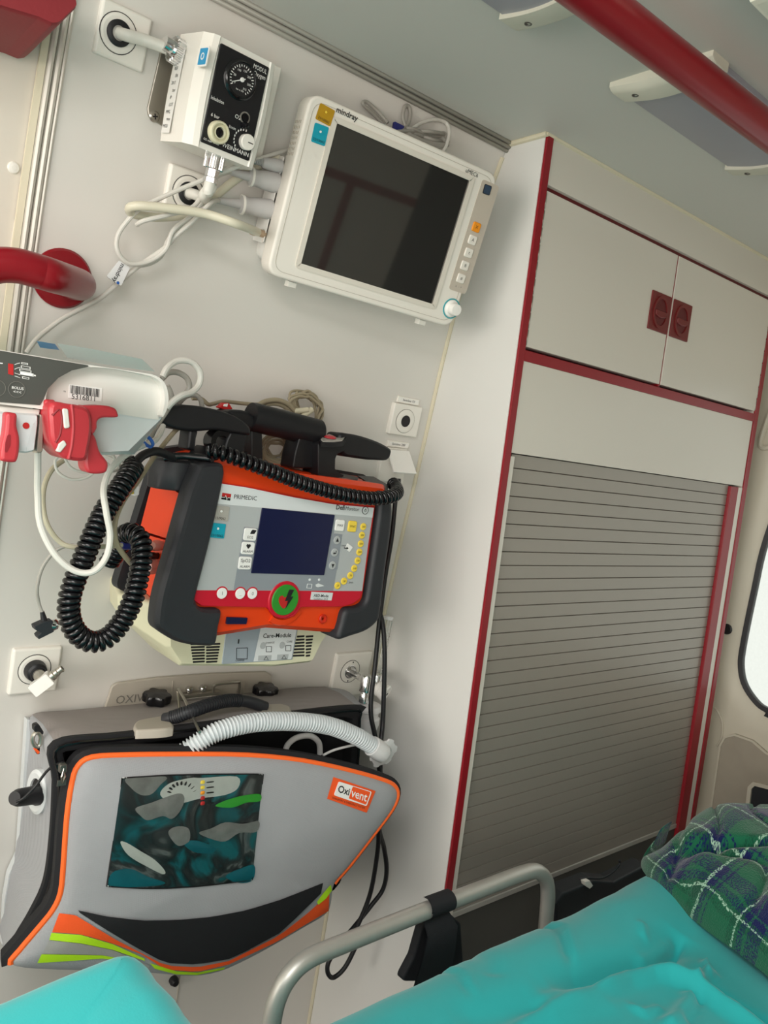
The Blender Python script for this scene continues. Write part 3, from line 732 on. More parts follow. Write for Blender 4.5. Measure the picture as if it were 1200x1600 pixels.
def ceiling_lamp(corner, ux, L, wd, label):
    """corner: near end on the wall side; ux along the lamp (unit), wd towards the aisle"""
    fr = Frame((corner[0], corner[1], ZC), ux, V((ux[1], -ux[0], 0)) )   # u along, v across to the aisle, w downwards?
    if fr.w.z > 0: fr = Frame(fr.o, fr.u, -fr.v)
    s = thing('ceiling_lamp', label, 'lamp', fr.P(L / 2, wd / 2 * (1 if fr.v.y < 0 else -1)), 'unlit ceiling lamps')
    sg = 1 if fr.v.y < 0 else -1
    def bow(t): return .008 + .010 * math.sin(PI * (.04 + .92 * t))
    n = 16
    m = MB(); R = []
    for a in (.030, L - .030):
        R.append([fr.P(a, sg * wd * (.03 + .94 * i / n), bow(i / n) - .003) for i in range(n + 1)] + [fr.P(a, sg * wd * .97, 0), fr.P(a, sg * wd * .03, 0)])
    m.rings(R, 'lamp_diffuser'); m.build('diffuser', s)
    for e, (a0, a1) in enumerate(((.0, .036), (L - .036, L))):
        m = MB(); R = []
        prof = ((a0, .55), (a0 + .004, .85), (a0 + .010, 1.0), (a1, 1.0)) if e == 0 else ((a0, 1.0), (a1 - .010, 1.0), (a1 - .004, .85), (a1, .55))
        for a, s_ in prof: R.append([fr.P(a, sg * wd * i / n, (bow(i / n) + .001) * s_) for i in range(n + 1)] + [fr.P(a, sg * wd, 0), fr.P(a, 0, 0)])
        m.rings(R, 'lamp_cap'); c_ = m.build('end_cap', s)
        for t in (.2, .8):
            k = Frame(fr.P((a0 + a1) / 2, sg * wd * t, bow(t)), fr.u, fr.v)
            m = MB(); m.lathe(k, [(.0042, -.002), (.0042, .0016), (.003, .002), (.0022, .0008)], 'steel_dark', 16); m.build('screw', c_)
    return s
c0 = oZ(961, 140, ZC - .004); e0 = oZ(1140, 262, ZC - .004); u = (e0 - c0); L = u.length; u.normalize()
ceiling_lamp((c0.x - .012, c0.y), (1, 0, 0), .335, .135, 'unlit ceiling lamp right of the red rail, its near end cap showing whole')
ceiling_lamp((c0.x - .012 - .500, c0.y + .004), (1, 0, 0), .335, .135, 'unlit ceiling lamp cut off by the top edge, left of the red rail')
# pale moulding at the far side of the roof
b = MB(); q = oZ(1185, 15, 1.80); b.box(WORLD, q.x - .03, q.x + .20, q.y - .10, q.y - .005, 1.79, ZC, 'lamp_cap', bev=.006); tag(b.build('roof_vent'), 'pale plastic roof vent in the upper right corner beyond the lamp', 'vent')
# ------------------------------------------------------------------ patient monitor
def tpx(mb, fr, txt, p0, p1, m, h, hmax=None, bold=0.0, shear=0.0):
    """text whose baseline midline runs between two picture points of the face"""
    a, b = fr.px(*p0, h), fr.px(*p1, h); L = math.hypot(b[0] - a[0], b[1] - a[1])
    q = fr.at(a[0], a[1], h).rot(math.atan2(b[1] - a[1], b[0] - a[0]))
    t = MB(); t.text(q, txt, 1.0, m, 0, 0, 0, 'LEFT', bold=bold, shear=shear)
    xs = [(p - q.o).dot(q.u) for p in t.v]; x0, x1 = min(xs), max(xs); s_ = L / (x1 - x0); sy = s_ if hmax is None else min(s_, hmax)
    mb.add([q.P(((p - q.o).dot(q.u) - x0) * s_, (p - q.o).dot(q.v) * sy, 0) for p in t.v], [f for f, k in t.f], m)
def qpx(fr, pts, h=0.0):
    """picture quad -> local frame at its centre, width, height"""
    o = fr.pts(pts, h); a = sum(p[0] for p in o) / 4; b = sum(p[1] for p in o) / 4
    ang = math.atan2(o[1][1] - o[0][1] + o[2][1] - o[3][1], o[1][0] - o[0][0] + o[2][0] - o[3][0])
    w = (math.dist(o[0], o[1]) + math.dist(o[3], o[2])) / 2; hh = (math.dist(o[0], o[3]) + math.dist(o[1], o[2])) / 2
    return fr.at(a, b, h).rot(ang), w, hh
u = V((.993, -.115, -.035)).normalized()
MF = Frame(oY(600, 332, .836), u, (0, -.25, .968))
mon = thing('patient_monitor', 'white patient monitor with a dark screen on the upper wall', 'monitor', MF.P(0, -.11, -.04))
P4 = MF.pts([(486, 146), (783, 272), (704, 512), (416, 428)])
cx = sum(p[0] for p in P4) / 4; cy = sum(p[1] for p in P4) / 4
mw = (math.dist(P4[0], P4[1]) + math.dist(P4[3], P4[2])) / 2; mh = (math.dist(P4[0], P4[3]) + math.dist(P4[1], P4[2])) / 2
A = MF.at(cx, cy); hw, hh = mw / 2, mh / 2
m = MB(); o = rrect(0, 0, mw, mh, .019, 8); m.prism(A, o, -.030, 0, 'monitor_white', bev=.0035, bevb=.004, seg=4); m.build('front_housing', mon)
m = MB(); m.prism(A, rrect(0, -.002, mw - .012, mh - .016, .016, 6), -.042, -.028, 'monitor_side', bevb=.006)
o = rpoly([(-hw + .006, -hh + .014), (hw - .01, -hh + .014), (hw - .01, hh - .05), (-hw + .006, hh - .068)], .014, 6)
m.prism(A, o, -.072, -.03, 'monitor_side', bevb=.008); m.build('rear_housing', mon)
S4 = A.pts([(524.2, 189.3), (731.8, 282), (674, 476.3), (470, 411.5)])
sx = sum(p[0] for p in S4) / 4; sy = sum(p[1] for p in S4) / 4; sw = (math.dist(S4[0], S4[1]) + math.dist(S4[3], S4[2])) / 2; sh = (math.dist(S4[0], S4[3]) + math.dist(S4[1], S4[2])) / 2
m = MB(); m.band(A, rrect(sx + .001, sy, sw + .014, sh + .012, .006), .0068, -.001, .0018, 'bezel')
m.band(A, rrect(sx, sy, sw + .002, sh + .002, .002), .0016, 0, .0008, 'grey_print'); m.build('screen_bezel', mon)
m = MB(); m.prism(A, rrect(sx, sy, sw, sh, .0015), -.001, .0006, 'screen'); m.build('screen', mon)
m = MB(); o = rrect(0, 0, mw - .014, mh - .014, .016, 8); m.band(A, o, .0006, 0, .0004, 'cover_grey'); m.build('seam', mon)
m = MB(); tpx(m, A, 'mindray', (526, 171), (559, 186), 'black_print', .0009, bold=.012); m.build('maker_lettering', mon)
m = MB(); tpx(m, A, 'uMEC6', (728, 266), (747, 275), 'black_print', .0009); m.build('model_lettering', mon)
for pts_, k, t_ in (([(500, 160), (523, 173), (516, 198), (493, 186)], 'gold_sticker', '21/10062'), ([(492, 191), (513, 199), (508, 229), (486, 221)], 'teal_sticker', '22/10062')):
    q, w_, h_ = qpx(A, pts_, .0006); m = MB(); m.prism(q, rrect(0, 0, w_, h_, .002), -.0002, .0005, k); m.ring(q.at(0, .003), .0025, .0042, .0004, .0008, k, 20); m.lathe(q.at(0, .003), [(.0015, .0004), (.0012, .0012)], 'white_print' if k != 'gold_sticker' else 'yellow', 12)
    m.text(q, t_, .0042, 'black_print', 0, -h_ * .33, .0007); st = m.build('inspection_sticker', mon); st['label'] = ('gold' if 'gold' in k else 'turquoise') + ' square inspection sticker'
q, w_, h_ = qpx(A, [(752, 279), (777, 290), (730, 461), (703, 452)], .0004)
m = MB(); m.prism(q, rrect(0, 0, w_, h_, .005, 6), -.0004, .0005, 'key_strip'); m.text(q, 'o  - + ', .005, 'grey_print', 0, -h_ / 2 + .007, .0008); ks = m.build('key_strip', mon)
q, w_, h_ = qpx(A, [(754, 286), (771, 292), (767, 307), (752, 301)], .001); m = MB(); m.prism(q, rrect(0, 0, .0125, .0125, .002), -.0006, .0006, 'black_print'); m.prism(q, rrect(0, 0, .0108, .0108, .0016), 0, .0008, 'blue_window'); m.build('alarm_lamp', mon)
for cpx, k, sym in (((744, 355), 'amber', 'X'), ((738, 375), 'bezel', 'A'), ((732, 395), 'bezel', 't'), ((726, 415), 'bezel', 'B'), ((720, 435), 'bezel', '#')):
    c = A.px(*cpx, .001); q = A.at(c[0], c[1], .0004).rot(-.02); m = MB(); m.prism(q, rrect(0, 0, .0138, .0128, .0028), 0, .0022, k if k == 'amber' else 'monitor_white', bev=.0012)
    m.text(q, sym, .0062, 'black_print', 0, 0, .0024); bt = m.build('key', mon)
    if k == 'amber': bt['label'] = 'orange alarm key'
c = A.px(705, 482, .0); q = A.at(*c)
m = MB(); m.ring(q, .0128, .0142, 0, .0012, 'teal_ring', 40); m.build('knob_ring', mon)
m = MB(); m.lathe(q, [(.0125, 0), (.012, .002), (.0088, .004), (.0082, .013), (.0078, .0142), (.002, .0145)], 'white_gloss', 36); m.build('knob', mon)
def mp(x, y, h): c = A.px(x, y, h); return A.P(c[0], c[1], h)
sidef = Frame(A.P(-hw - .0003, 0, 0), A.w, A.v)
m = MB()   # grille of small slots on the left side
for i in range(4):
    for j in range(7):
        q = sidef.at(-.0085 - i * .0045, hh - .034 - j * .0062); m.prism(q, rrect(0, 0, .0016, .0034, .0006, 2), -.0005, .0004, 'cover_grey')
m.build('speaker_grille', mon)
m = MB(); o = rrect(-.050, -.020, .036, .105, .004); m.prism(sidef, o, -.0005, .0006, 'white_gloss'); q = sidef.at(-.040, -.062); m.text(q, 'NIBP', .004, 'grey_print', 0, .004, .0009); m.text(q, '!', .006, 'amber', .006, -.008, .0009); m.build('connector_panel', mon)
for x, y in ((455, 444), (658, 503)):
    m = MB(); c = A.px(x, y, -.02); q = A.at(c[0], c[1], -.02); m.box(q, -.006, .006, -.004, .003, -.008, .004, 'white_plastic', bev=.001); m.build('foot', mon)
# wall arm behind the monitor
ab = A.P(.0, -.01, -.07); wy = wallY(ab.z); m = MB(); m.box(Frame((ab.x, wy, ab.z), (1, 0, 0), (0, -.2, 1)), -.05, .05, -.05, .05, -.004, wy - ab.y + .004, 'steel_dark', bev=.003); m.build('wall_bracket', mon)

# ------------------------------------------------------------------ leads plugged into the monitor
HP = -.036
def cable(name, path, r, m, label, group=None, n=10, k=8):
    mb = MB(); mb.tube(cat(path, k), r, m, n=n); return tag(mb.build(name), label, 'cable', group)
def lead(name, plug_px, taper_px, cab_path, rp, label, ribs=False, r=.0027):
    """grey connector whose fat end sits against the monitor's side, then its cable"""
    a = mp(*plug_px, HP); a = A.P(-hw + .001, (a - A.o).dot(A.v), HP)
    b = mp(*taper_px, HP - .002)
    s = thing(name, label, 'cable', (a + b) / 2); ax = (b - a); L = ax.length; ax.normalize()
    kf = axis_frame(a, ax); mb = MB()
    if ribs: prof = [(rp, 0), (rp * 1.02, L * .25), (rp * .8, L * .62), (rp * .72, L * .66), (rp * .55, L * .68)]
    else: prof = [(rp, 0), (rp * 1.03, L * .1), (rp * .93, L * .3), (rp * .82, L * .46), (rp * .95, L * .52), (rp * .93, L * .57), (rp * .5, L * .60), (rp * .40, L * .8), (rp * .3, L)]
    mb.lathe(kf, prof, 'grey_plug', 24); pg = mb.build('plug', s)
    if ribs:
        mb = MB()
        for i in range(6): mb.lathe(kf, [(rp * .4, L * (.68 + i * .055)), (rp * .5, L * (.69 + i * .055)), (rp * .5, L * (.715 + i * .055)), (rp * .36, L * (.725 + i * .055))], 'grey_plug', 16)
        mb.build('strain_relief', pg)
    else:
        mb = MB(); mb.lathe(kf, [(rp * .5, L * .52), (rp * 1.0, L * .53), (rp * 1.0, L * .57), (rp * .5, L * .58)], 'white_plastic', 24); mb.build('collar', pg)
    mb = MB(); mb.tube(cat([b - ax * .002] + cab_path, 8), r, 'cable_white', n=10); mb.build('wire', s)
    return s
W = lambda x, y, o: oW(x, y, o)
c1 = lambda x, y: (x / 2.6667, y / 2.6667)
def wp(L): return [W(*c1(x, y), o) for x, y, o in L]
lead('monitor_lead', (449, 264), (395, 251), wp([(1000, 690, .06), (870, 740, .05), (720, 802, .045), (600, 860, .04), (545, 905, .035), (492, 980, .03), (492, 1050, .03), (540, 1098, .03), (620, 1090, .03), (690, 1040, .034), (722, 960, .038), (800, 900, .04), (890, 845, .045)]), .0080, 'white lead with ribbed plug in the topmost left socket of the patient monitor', True)
lead('monitor_lead', (443, 290), (358, 268), wp([(905, 735, .045), (850, 800, .043), (800, 865, .05), (690, 898, .055), (600, 920, .052), (572, 935, .04), (600, 915, .028), (640, 900, .02)]), .0118, 'white lead with fat grey plug in the second side socket of the patient monitor')
lead('monitor_lead', (434, 331), (340, 313), wp([(880, 845, .05), (800, 925, .045), (730, 985, .035), (690, 1030, .03), (560, 1122, .022), (420, 1240, .018), (270, 1322, .016), (200, 1372, .016), (150, 1416, .018), (110, 1470, .02)]), .0118, 'white lead with fat grey plug in the third side socket, running down past red handle')
s = thing('cuff_tube', 'thick cream air tube looping left from the lowest side socket of the patient monitor', 'tube', W(300, 335, .05))
a = mp(428, 371, HP); a = A.P(-hw + .001, (a - A.o).dot(A.v), HP)
m = MB(); m.tube(cat([a - A.u * .010] + wp([(1000, 938, .085), (860, 892, .07), (700, 868, .06), (580, 858, .052), (540, 868, .042), (560, 892, .032), (660, 905, .025), (780, 890, .022), (880, 830, .02), (980, 750, .02), (1080, 690, .02), (1160, 650, .02)]), 8), .0052, 'cream_tube', n=14); m.build('wire', s)['label'] = 'cream tubing'
m = MB(); kf = axis_frame(a, -A.u); m.lathe(kf, [(.0046, 0), (.0046, .012), (.0056, .013), (.0056, .019), (.0048, .02)], 'brass', 18); m.build('coupler', s)
cable('sensor_cable', wp([(1200, 625, .02), (1100, 655, .03), (960, 700, .03), (880, 760, .03), (840, 850, .03), (760, 930, .026), (700, 1000, .022), (670, 1070, .02), (600, 1105, .02), (520, 1092, .02)]), .0024, 'cable_white', 'thin white cable crossing between the oxygen module and the monitor')
s = W(186, 425, .027); tf = Frame(s, (.93, 0, -.37), (.37, 0, .93)); o = tf.pts([(186, 407), (203, 418), (189, 447), (166, 432)])
m = MB(); m.prism(tf, rpoly(o, .002), -.0006, .0006, 'tag_white'); tpx(m, tf, 'mindray', (192, 413), (178, 441), 'black_print', .001, bold=.01); m.sheet(tf, circ(*tf.px(184, 442), .0018, 12), .0009, 'blue_print')
tag(m.build('cable_tag'), 'small white cable tag reading mindray near the red grab handle', 'tag')
# tangle of grey cable behind the monitor's top edge
cb = thing('cable_bundle', 'tied bundle of grey cable behind the top edge of the patient monitor', 'cable', oY(665, 215, .885))
B = lambda x, y, Y: oY(x, y, Y)
m = MB()
m.tube(cat([B(600, 195, .873), B(585, 180, .876), B(570, 166, .876), B(567, 160, .876), B(574, 160, .876), B(590, 174, .873), B(606, 192, .862)], 8), .0024, 'cable_grey')
m.tube(cat([B(636, 204, .873), B(630, 185, .876), B(632, 168, .876), B(638, 166, .876), B(641, 178, .876), B(637, 195, .873), B(625, 210, .862)], 8), .0026, 'cable_grey'); m.build('loop', cb)
m = MB()
for i in range(7):
    r_ = random.Random(i); j = lambda s_: r_.uniform(-s_, s_)
    m.tube(cat([B(622 + j(4), 198 + i * 2, .870 + j(.01)), B(645, 206 + j(5), .872 + j(.01)), B(672 + j(6), 212 + j(7), .870 + j(.01)), B(692 + j(5), 215 + j(8), .873), B(698 + j(3), 224 + j(4), .866), B(680, 228 + j(5), .862), B(650, 218 + j(5), .862), B(628, 206 + j(4), .866)], 7), .0025, 'cable_grey', closed=False)
m.build('loop', cb)
m = MB(); m.tube(cat([B(640, 205, .866), B(655, 194, .873), B(678, 187, .874), B(697, 192, .873), B(702, 208, .866), B(697, 228, .862), B(690, 240, .862)], 8), .0026, 'cable_white'); m.build('loop', cb)
m = MB(); m.box(Frame(B(622, 200, .868), (1, 0, 0), (0, 0, 1)), -.008, .008, -.005, .005, -.004, .004, 'blue_connector', bev=.002); m.build('tie', cb)

# ------------------------------------------------------------------ syringe pump
c3 = lambda x, y: (x / 4.2857, 500 + y / 4.2857)
PF = FY(.735)
pp = lambda L, h=0.0: PF.pts([c3(x, y) for x, y in L], h)
pump = thing('syringe_pump', 'white syringe pump with dark keypad and red clamps at the left edge', 'medical pump', PF.P(*PF.px(100, 660), -.04))
ztop_back = .075
out = cat2(pp([(-420, 130), (0, 200), (300, 250), (580, 298), (900, 345), (1040, 372), (1105, 425), (1128, 510), (1120, 590), (1090, 650), (1050, 668), (500, 590), (-420, 560)]), 4)
m = MB(); m.prism(PF, out, -.072, -.010, 'pump_white', bevb=.006)
rim = [(300, 600), (310, 500), (345, 420), (430, 350), (560, 318), (720, 322), (900, 352), (1040, 388), (1092, 450), (1104, 540), (1085, 640)]
outer = [(-420, 130), (0, 200), (300, 250), (580, 298), (900, 345), (1040, 372), (1105, 425), (1128, 510), (1120, 590), (1092, 650)]
o_ = cat2(pp(outer), 5, False); i_ = cat2(pp(rim), 5, False)
m.strip(PF, o_, cat2(pp([(-420, 510), (0, 552), (270, 590)]), 3, False)[:1] + i_, -.030, 0, 'pump_white'); m.build('housing', pump)
# lower body that falls away to the right
m = MB(); lo = pp([(300, 530), (500, 560), (1085, 640), (1080, 660), (860, 876), (690, 884), (420, 860), (300, 830)], -.012)
lo2 = pp([(300, 540), (500, 570), (1085, 650), (1080, 670), (900, 900), (690, 905), (420, 880), (300, 850)], -.060)
m.rings([[PF.P(a, b, -.060) for a, b in lo2][::-1], [PF.P(a, b, -.012) for a, b in lo][::-1]], 'pump_inner'); m.build('lower_housing', pump)
m = MB(); o = pp([(-420, 150), (0, 205), (300, 255), (590, 303), (592, 313), (480, 338), (390, 388), (320, 460), (292, 530), (270, 570), (-420, 520)], .0006)
m.prism(PF, rpoly(o, .0015), -.001, .0008, 'pump_dark'); h = .0012
q = lambda x, y: c3(x, y)
m.prism(PF, pp([(55, 290), (90, 297), (90, 370), (55, 362)], h), h - .0003, h, 'red_print')
for x, y, w_, hh_ in ((165, 292, 22, 6), (172, 318, 32, 9), (170, 340, 40, 8), (180, 362, 45, 10), (172, 388, 24, 7)):
    m.sheet(PF, pp([(x - w_, y - hh_ - w_ * .17), (x + w_, y - hh_ + w_ * .17), (x + w_, y + hh_ + w_ * .17), (x - w_, y + hh_ - w_ * .17)], h), h, 'white_print')
    m.sheet(PF, pp([(x - w_ + 5, y - hh_ + 3 - w_ * .14), (x + w_ - 5, y - hh_ + 3 + w_ * .14), (x + w_ - 5, y + hh_ - 3 + w_ * .14), (x - w_ + 5, y + hh_ - 3 - w_ * .14)], h + .0002), h + .0002, 'pump_dark' if y != 362 else 'white_print')
m.sheet(PF, pp([(200, 362), (240, 368), (240, 378), (200, 372)], h), h, 'white_print')
for y in (300, 330, 355, 375): m.tube([PF.P(a, b, h) for a, b in pp([(98, y), (115, y - 8 if y < 340 else y + 5), (135, y - 12 if y < 340 else y + 12)], h)], .00025, 'white_print', n=4)
c = PF.px(*q(112, 465), h); m.ring(PF.at(c[0], c[1], h), .0066, .0069, 0, .0003, 'grey_print', 28)
tpx(m, PF, 'BOLUS', q(80, 452), q(158, 462), 'white_print', h, bold=.01); tpx(m, PF, '<<<', q(90, 480), q(142, 487), 'white_print', h)
m.ring(PF.at(*PF.px(*q(-20, 455), h), h), .0066, .0069, 0, .0003, 'grey_print', 28); m.sheet(PF, pp([(-5, 285), (18, 288), (18, 294), (-5, 291)], h), h, 'white_print')
m.build('keypad', pump)
# top face: blue sticker and type label
tz = PF.P(*PF.px(*c3(300, 250)))
topf = Frame(tz, (PF.P(*PF.px(*c3(900, 345))) - PF.P(*PF.px(*c3(0, 200)))), (0, 1, 0)); topf = Frame(topf.o + topf.w * .0006, topf.u, topf.v)
m = MB(); m.sheet(topf, topf.pts([c3(x, y) for x, y in ((245, 146), (368, 166), (398, 207), (268, 190))]), .0006, 'blue_sticker'); m.build('inspection_sticker', pump)
m = MB(); m.sheet(topf, topf.pts([c3(x, y) for x, y in ((385, 160), (600, 195), (950, 265), (1040, 350), (760, 310), (450, 255))]), .0004, 'pump_label')
for j in range(5): tpx(m, topf, ('Infusion pump  IP24  100-240V~  50/60Hz', 'Type BF  class II  service label', 'REF 0123  SN 4567', 'IPX1', 'CE')[j], c3(440 + j * 14, 190 + j * 18), c3(900 - j * 120, 268 - j * 4), 'grey_print', .0008, hmax=.006)
for k_ in range(9): m.sheet(topf, topf.pts([c3(x, y) for x, y in ((770 + k_ * 17, 290 + k_ * 2.6), (777 + k_ * 17 + k_ % 3 * 3, 291 + k_ * 2.6), (780 + k_ * 17 + k_ % 3 * 3, 311 + k_ * 2.6), (773 + k_ * 17, 310 + k_ * 2.6))]), .0008, 'black_print')
m.build('type_label', pump)
# barcode
m = MB(); hb = -.0095; o = pp([(462, 430), (685, 455), (680, 545), (458, 522)], hb); m.prism(PF, o, hb - .0006, hb, 'white_print')
r_ = random.Random(3); x = 472
while x < 668:
    w_ = r_.choice((2.5, 4, 6)); y = 436 + (x - 472) * .145; m.sheet(PF, pp([(x, y), (x + w_, y + .4), (x + w_ - 3, y + 54), (x - 3, y + 53.6)], hb + .0003), hb + .0003, 'black_print'); x += w_ + r_.choice((2.5, 3.5, 5))
tpx(m, PF, '5316811', q(480, 512), q(636, 530), 'black_print', hb + .0003); tpx(m, PF, 'SN', q(425, 477), q(440, 479), 'black_print', hb + .0003); m.build('barcode_label', pump)
# barrel holder under the keypad with its red lever
m = MB(); o = pp([(-420, 540), (270, 600), (262, 640), (-420, 600)], -.004); m.prism(PF, rpoly(o, .001), -.055, -.004, 'pump_white', bev=.001)
o = pp([(-420, 590), (262, 630), (262, 700), (240, 880), (180, 895), (-420, 840)], .002); m.prism(PF, rpoly(o, .003), -.05, .002, 'pump_inner', bev=.005); hold = m.build('barrel_holder', pump)
m = MB(); c = PF.px(*q(175, 708), .0025); m.lathe(PF.at(c[0], c[1], .002), [(.0028, 0), (.0028, .0006)], 'red_print', 20); m.build('dot', hold)
m = MB(); o = pp([(262, 625), (290, 640), (282, 880), (240, 898), (246, 800)], -.004); m.prism(PF, rpoly(o, .002), -.05, -.002, 'steel', bev=.001); m.build('end_plate', hold)
m = MB(); o = pp([(45, 625), (95, 622), (118, 640), (116, 710), (134, 790), (132, 880), (118, 940), (95, 955), (25, 948), (5, 925), (12, 840), (30, 760), (38, 690)], .014)
m.prism(PF, cat2(o, 5), .003, .014, 'crimson', bev=.003); o = pp([(50, 770), (72, 765), (70, 840), (45, 890), (32, 880), (36, 820)], .0146); m.sheet(PF, rpoly(o, .002), .0144, 'crimson_dark'); m.build('lever', pump)
# big red clamp
cl = MB(); o = pp([(300, 530), (375, 535), (390, 600), (370, 740), (300, 742)], .004); cl.prism(PF, rpoly(o, .003), -.03, .004, 'crimson', bev=.003)
o = pp([(340, 560), (470, 562), (570, 582), (612, 625), (622, 720), (604, 850), (572, 942), (455, 936), (400, 900), (352, 835), (335, 740)], .018)
cl.prism(PF, cat2(o, 5), -.02, .018, 'crimson', bev=.005, seg=4); cl = cl.build('clamp', pump, sharp=50)
m = MB(); m.tube([PF.P(a, b, .0175) for a, b in cat2(pp([(478, 566), (486, 640), (488, 740), (478, 840), (458, 930)], .0175), 5, False)], .0016, 'crimson', n=8); m.tube([PF.P(a, b, .0172) for a, b in cat2(pp([(350, 640), (395, 600), (412, 660), (402, 760), (372, 820)], .0172), 5, False)], .0013, 'crimson_dark', n=8); m.build('ridge', cl)
m = MB(); o = pp([(415, 590), (455, 595), (468, 720), (430, 730)], .0185); m.prism(PF, rpoly(o, .002), .016, .0195, 'pump_white', bev=.001)
o = pp([(430, 800), (448, 835), (405, 888), (378, 880), (392, 830)], .0185); m.prism(PF, rpoly(o, .002), .012, .0190, 'pump_white', bev=.001); m.build('insert', cl)
m = MB(); o = pp([(560, 590), (600, 573), (700, 572), (770, 590), (792, 625), (786, 652), (690, 655), (655, 680), (650, 730), (610, 760)], .012); m.prism(PF, cat2(o, 5), -.004, .012, 'crimson', bev=.0022); m.build('lever', cl)
m = MB(); o = pp([(590, 740), (640, 780), (672, 880), (720, 945), (727, 985), (705, 1025), (620, 1030), (575, 1000), (568, 900)], .008); m.prism(PF, cat2(o, 5), -.010, .008, 'crimson', bev=.003); m.build('lever', cl)
# arm that carries the pump on the wall
m = MB(); c = PF.px(120, 600, -.07); wy = wallY(PF.P(*c).z); m.box(FY(wy), c[0] - .16, c[0] - .10, c[1] - .02, c[1] + .02, -.002, wy - .735 - .07, 'steel_dark', bev=.003); m.build('wall_bracket', pump)
# ------------------------------------------------------------------ defibrillator
DY = .823; DF = FY(DY)
ca = lambda x, y: (300 + x / 3.75, 700 + y / 3.75)          # face close-up
cb_ = lambda x, y: (180 + x / 4.3222, 680 + y / 4.3222)      # left side close-up
cd = lambda x, y: (230 + x / 4.138, 540 + y / 4.138)         # handle close-up
ce = lambda x, y: (480 + x / 6, 640 + y / 6)                 # right paddle close-up
dp = lambda L, h=0.0: DF.pts([ca(x, y) for x, y in L], h)
defi = thing('defibrillator', 'orange and black portable defibrillator with dark blue screen and red heart button', 'defibrillator', (.56, .88, 1.12))
DR = .112
# orange body lofted from the face to its back
fr_ = DF.pts([(322, 730), (350, 718), (470, 740), (608, 758), (606, 800), (572, 975), (520, 990), (420, 983), (330, 998), (284, 985)])
bk_ = FY(DY + DR).pts([(268, 706), (300, 700), (430, 722), (566, 745), (590, 790), (556, 930), (500, 945), (400, 945), (300, 950), (206, 915)])
m = MB(); n_ = 6
def ringp(o, y, r): return [(a, y, b) for a, b in rpoly(o, [r] * len(o), n_)]
f2 = inset(fr_[::-1] if area2(fr_) < 0 else fr_, .006); f2 = f2[::-1] if area2(fr_) < 0 else f2
m.rings([ringp(f2, DY + .001, .008), ringp(fr_, DY + .008, .010), ringp(fr_, DY + .03, .010), ringp(bk_, DY + DR, .012)], 'orange'); m.build('housing', defi)
# rear shell, dark, between body and wall module
m = MB(); b2 = FY(DY + DR + .02).pts([(252, 702), (290, 697), (430, 720), (566, 742), (588, 790), (554, 930), (500, 945), (400, 945), (300, 948), (186, 908)])
bk0 = FY(DY + DR).pts([(250, 706), (290, 700), (430, 722), (566, 745), (590, 790), (556, 930), (500, 945), (400, 945), (300, 950), (184, 915)])
b3 = inset(bk0[::-1] if area2(bk0) < 0 else bk0, -.004); b3 = b3[::-1] if area2(bk0) < 0 else b3
m.rings([ringp(b3, DY + DR - .004, .012), ringp(b3, DY + DR + .014, .012)], 'rubber'); m.build('rear_shell', defi)
# bumpers
m = MB(); o = DF.pts([cb_(x, y) for x, y in ((545, 192), (600, 180), (690, 185), (712, 225), (705, 310), (620, 700), (527, 1060), (524, 1110), (548, 1148), (600, 1162), (692, 1172), (676, 1280), (652, 1400), (570, 1412), (460, 1400), (370, 1372), (290, 1320), (252, 1285), (246, 1220), (272, 1050), (340, 810), (420, 520), (470, 350), (528, 208))])
o = cat2(o, 4); m.prism(DF, o, -.010, .013, 'rubber', bev=.009, seg=5); m.build('corner_bumper', defi, sharp=50)
m = MB(); o = dp([(1082, 255), (1120, 265), (1150, 330), (1143, 480), (1110, 720), (1082, 950), (1062, 1010), (1000, 1062), (915, 1092), (830, 1112), (848, 1020), (876, 938), (950, 922), (992, 888), (1010, 800), (1045, 560), (1072, 360)])
m.prism(DF, cat2(o, 4), -.030, .011, 'rubber', bev=.007, seg=5); m.build('corner_bumper', defi, sharp=50)
# face plate: red-edged, graphics in layers
m = MB(); H = .0045
pl = [(163, 203), (330, 228), (600, 285), (830, 325), (1072, 345), (1040, 560), (1000, 845), (985, 885), (940, 915), (880, 930), (640, 932), (600, 985), (550, 1002), (490, 985), (440, 935), (60, 926), (15, 895), (6, 850), (60, 600)]
m.prism(DF, rpoly(dp(pl, H), .003), -.002, H, 'panel_red', bev=.0008)
up_ = [(168, 208), (330, 233), (600, 290), (830, 330), (1064, 350), (1032, 560), (996, 838), (18, 833), (66, 600)]
m.sheet(DF, dp(up_, H), H + .0003, 'panel_grey')
m.sheet(DF, dp([(168, 208), (330, 233), (600, 290), (830, 330), (1064, 350), (1056, 408), (830, 388), (408, 350), (136, 325)], H), H + .0006, 'panel_light')
m.sheet(DF, dp([(303, 462), (386, 470), (408, 352), (836, 392), (830, 500), (880, 506), (826, 836), (242, 832)], H), H + .0006, 'panel_grey2')
h = H + .0009
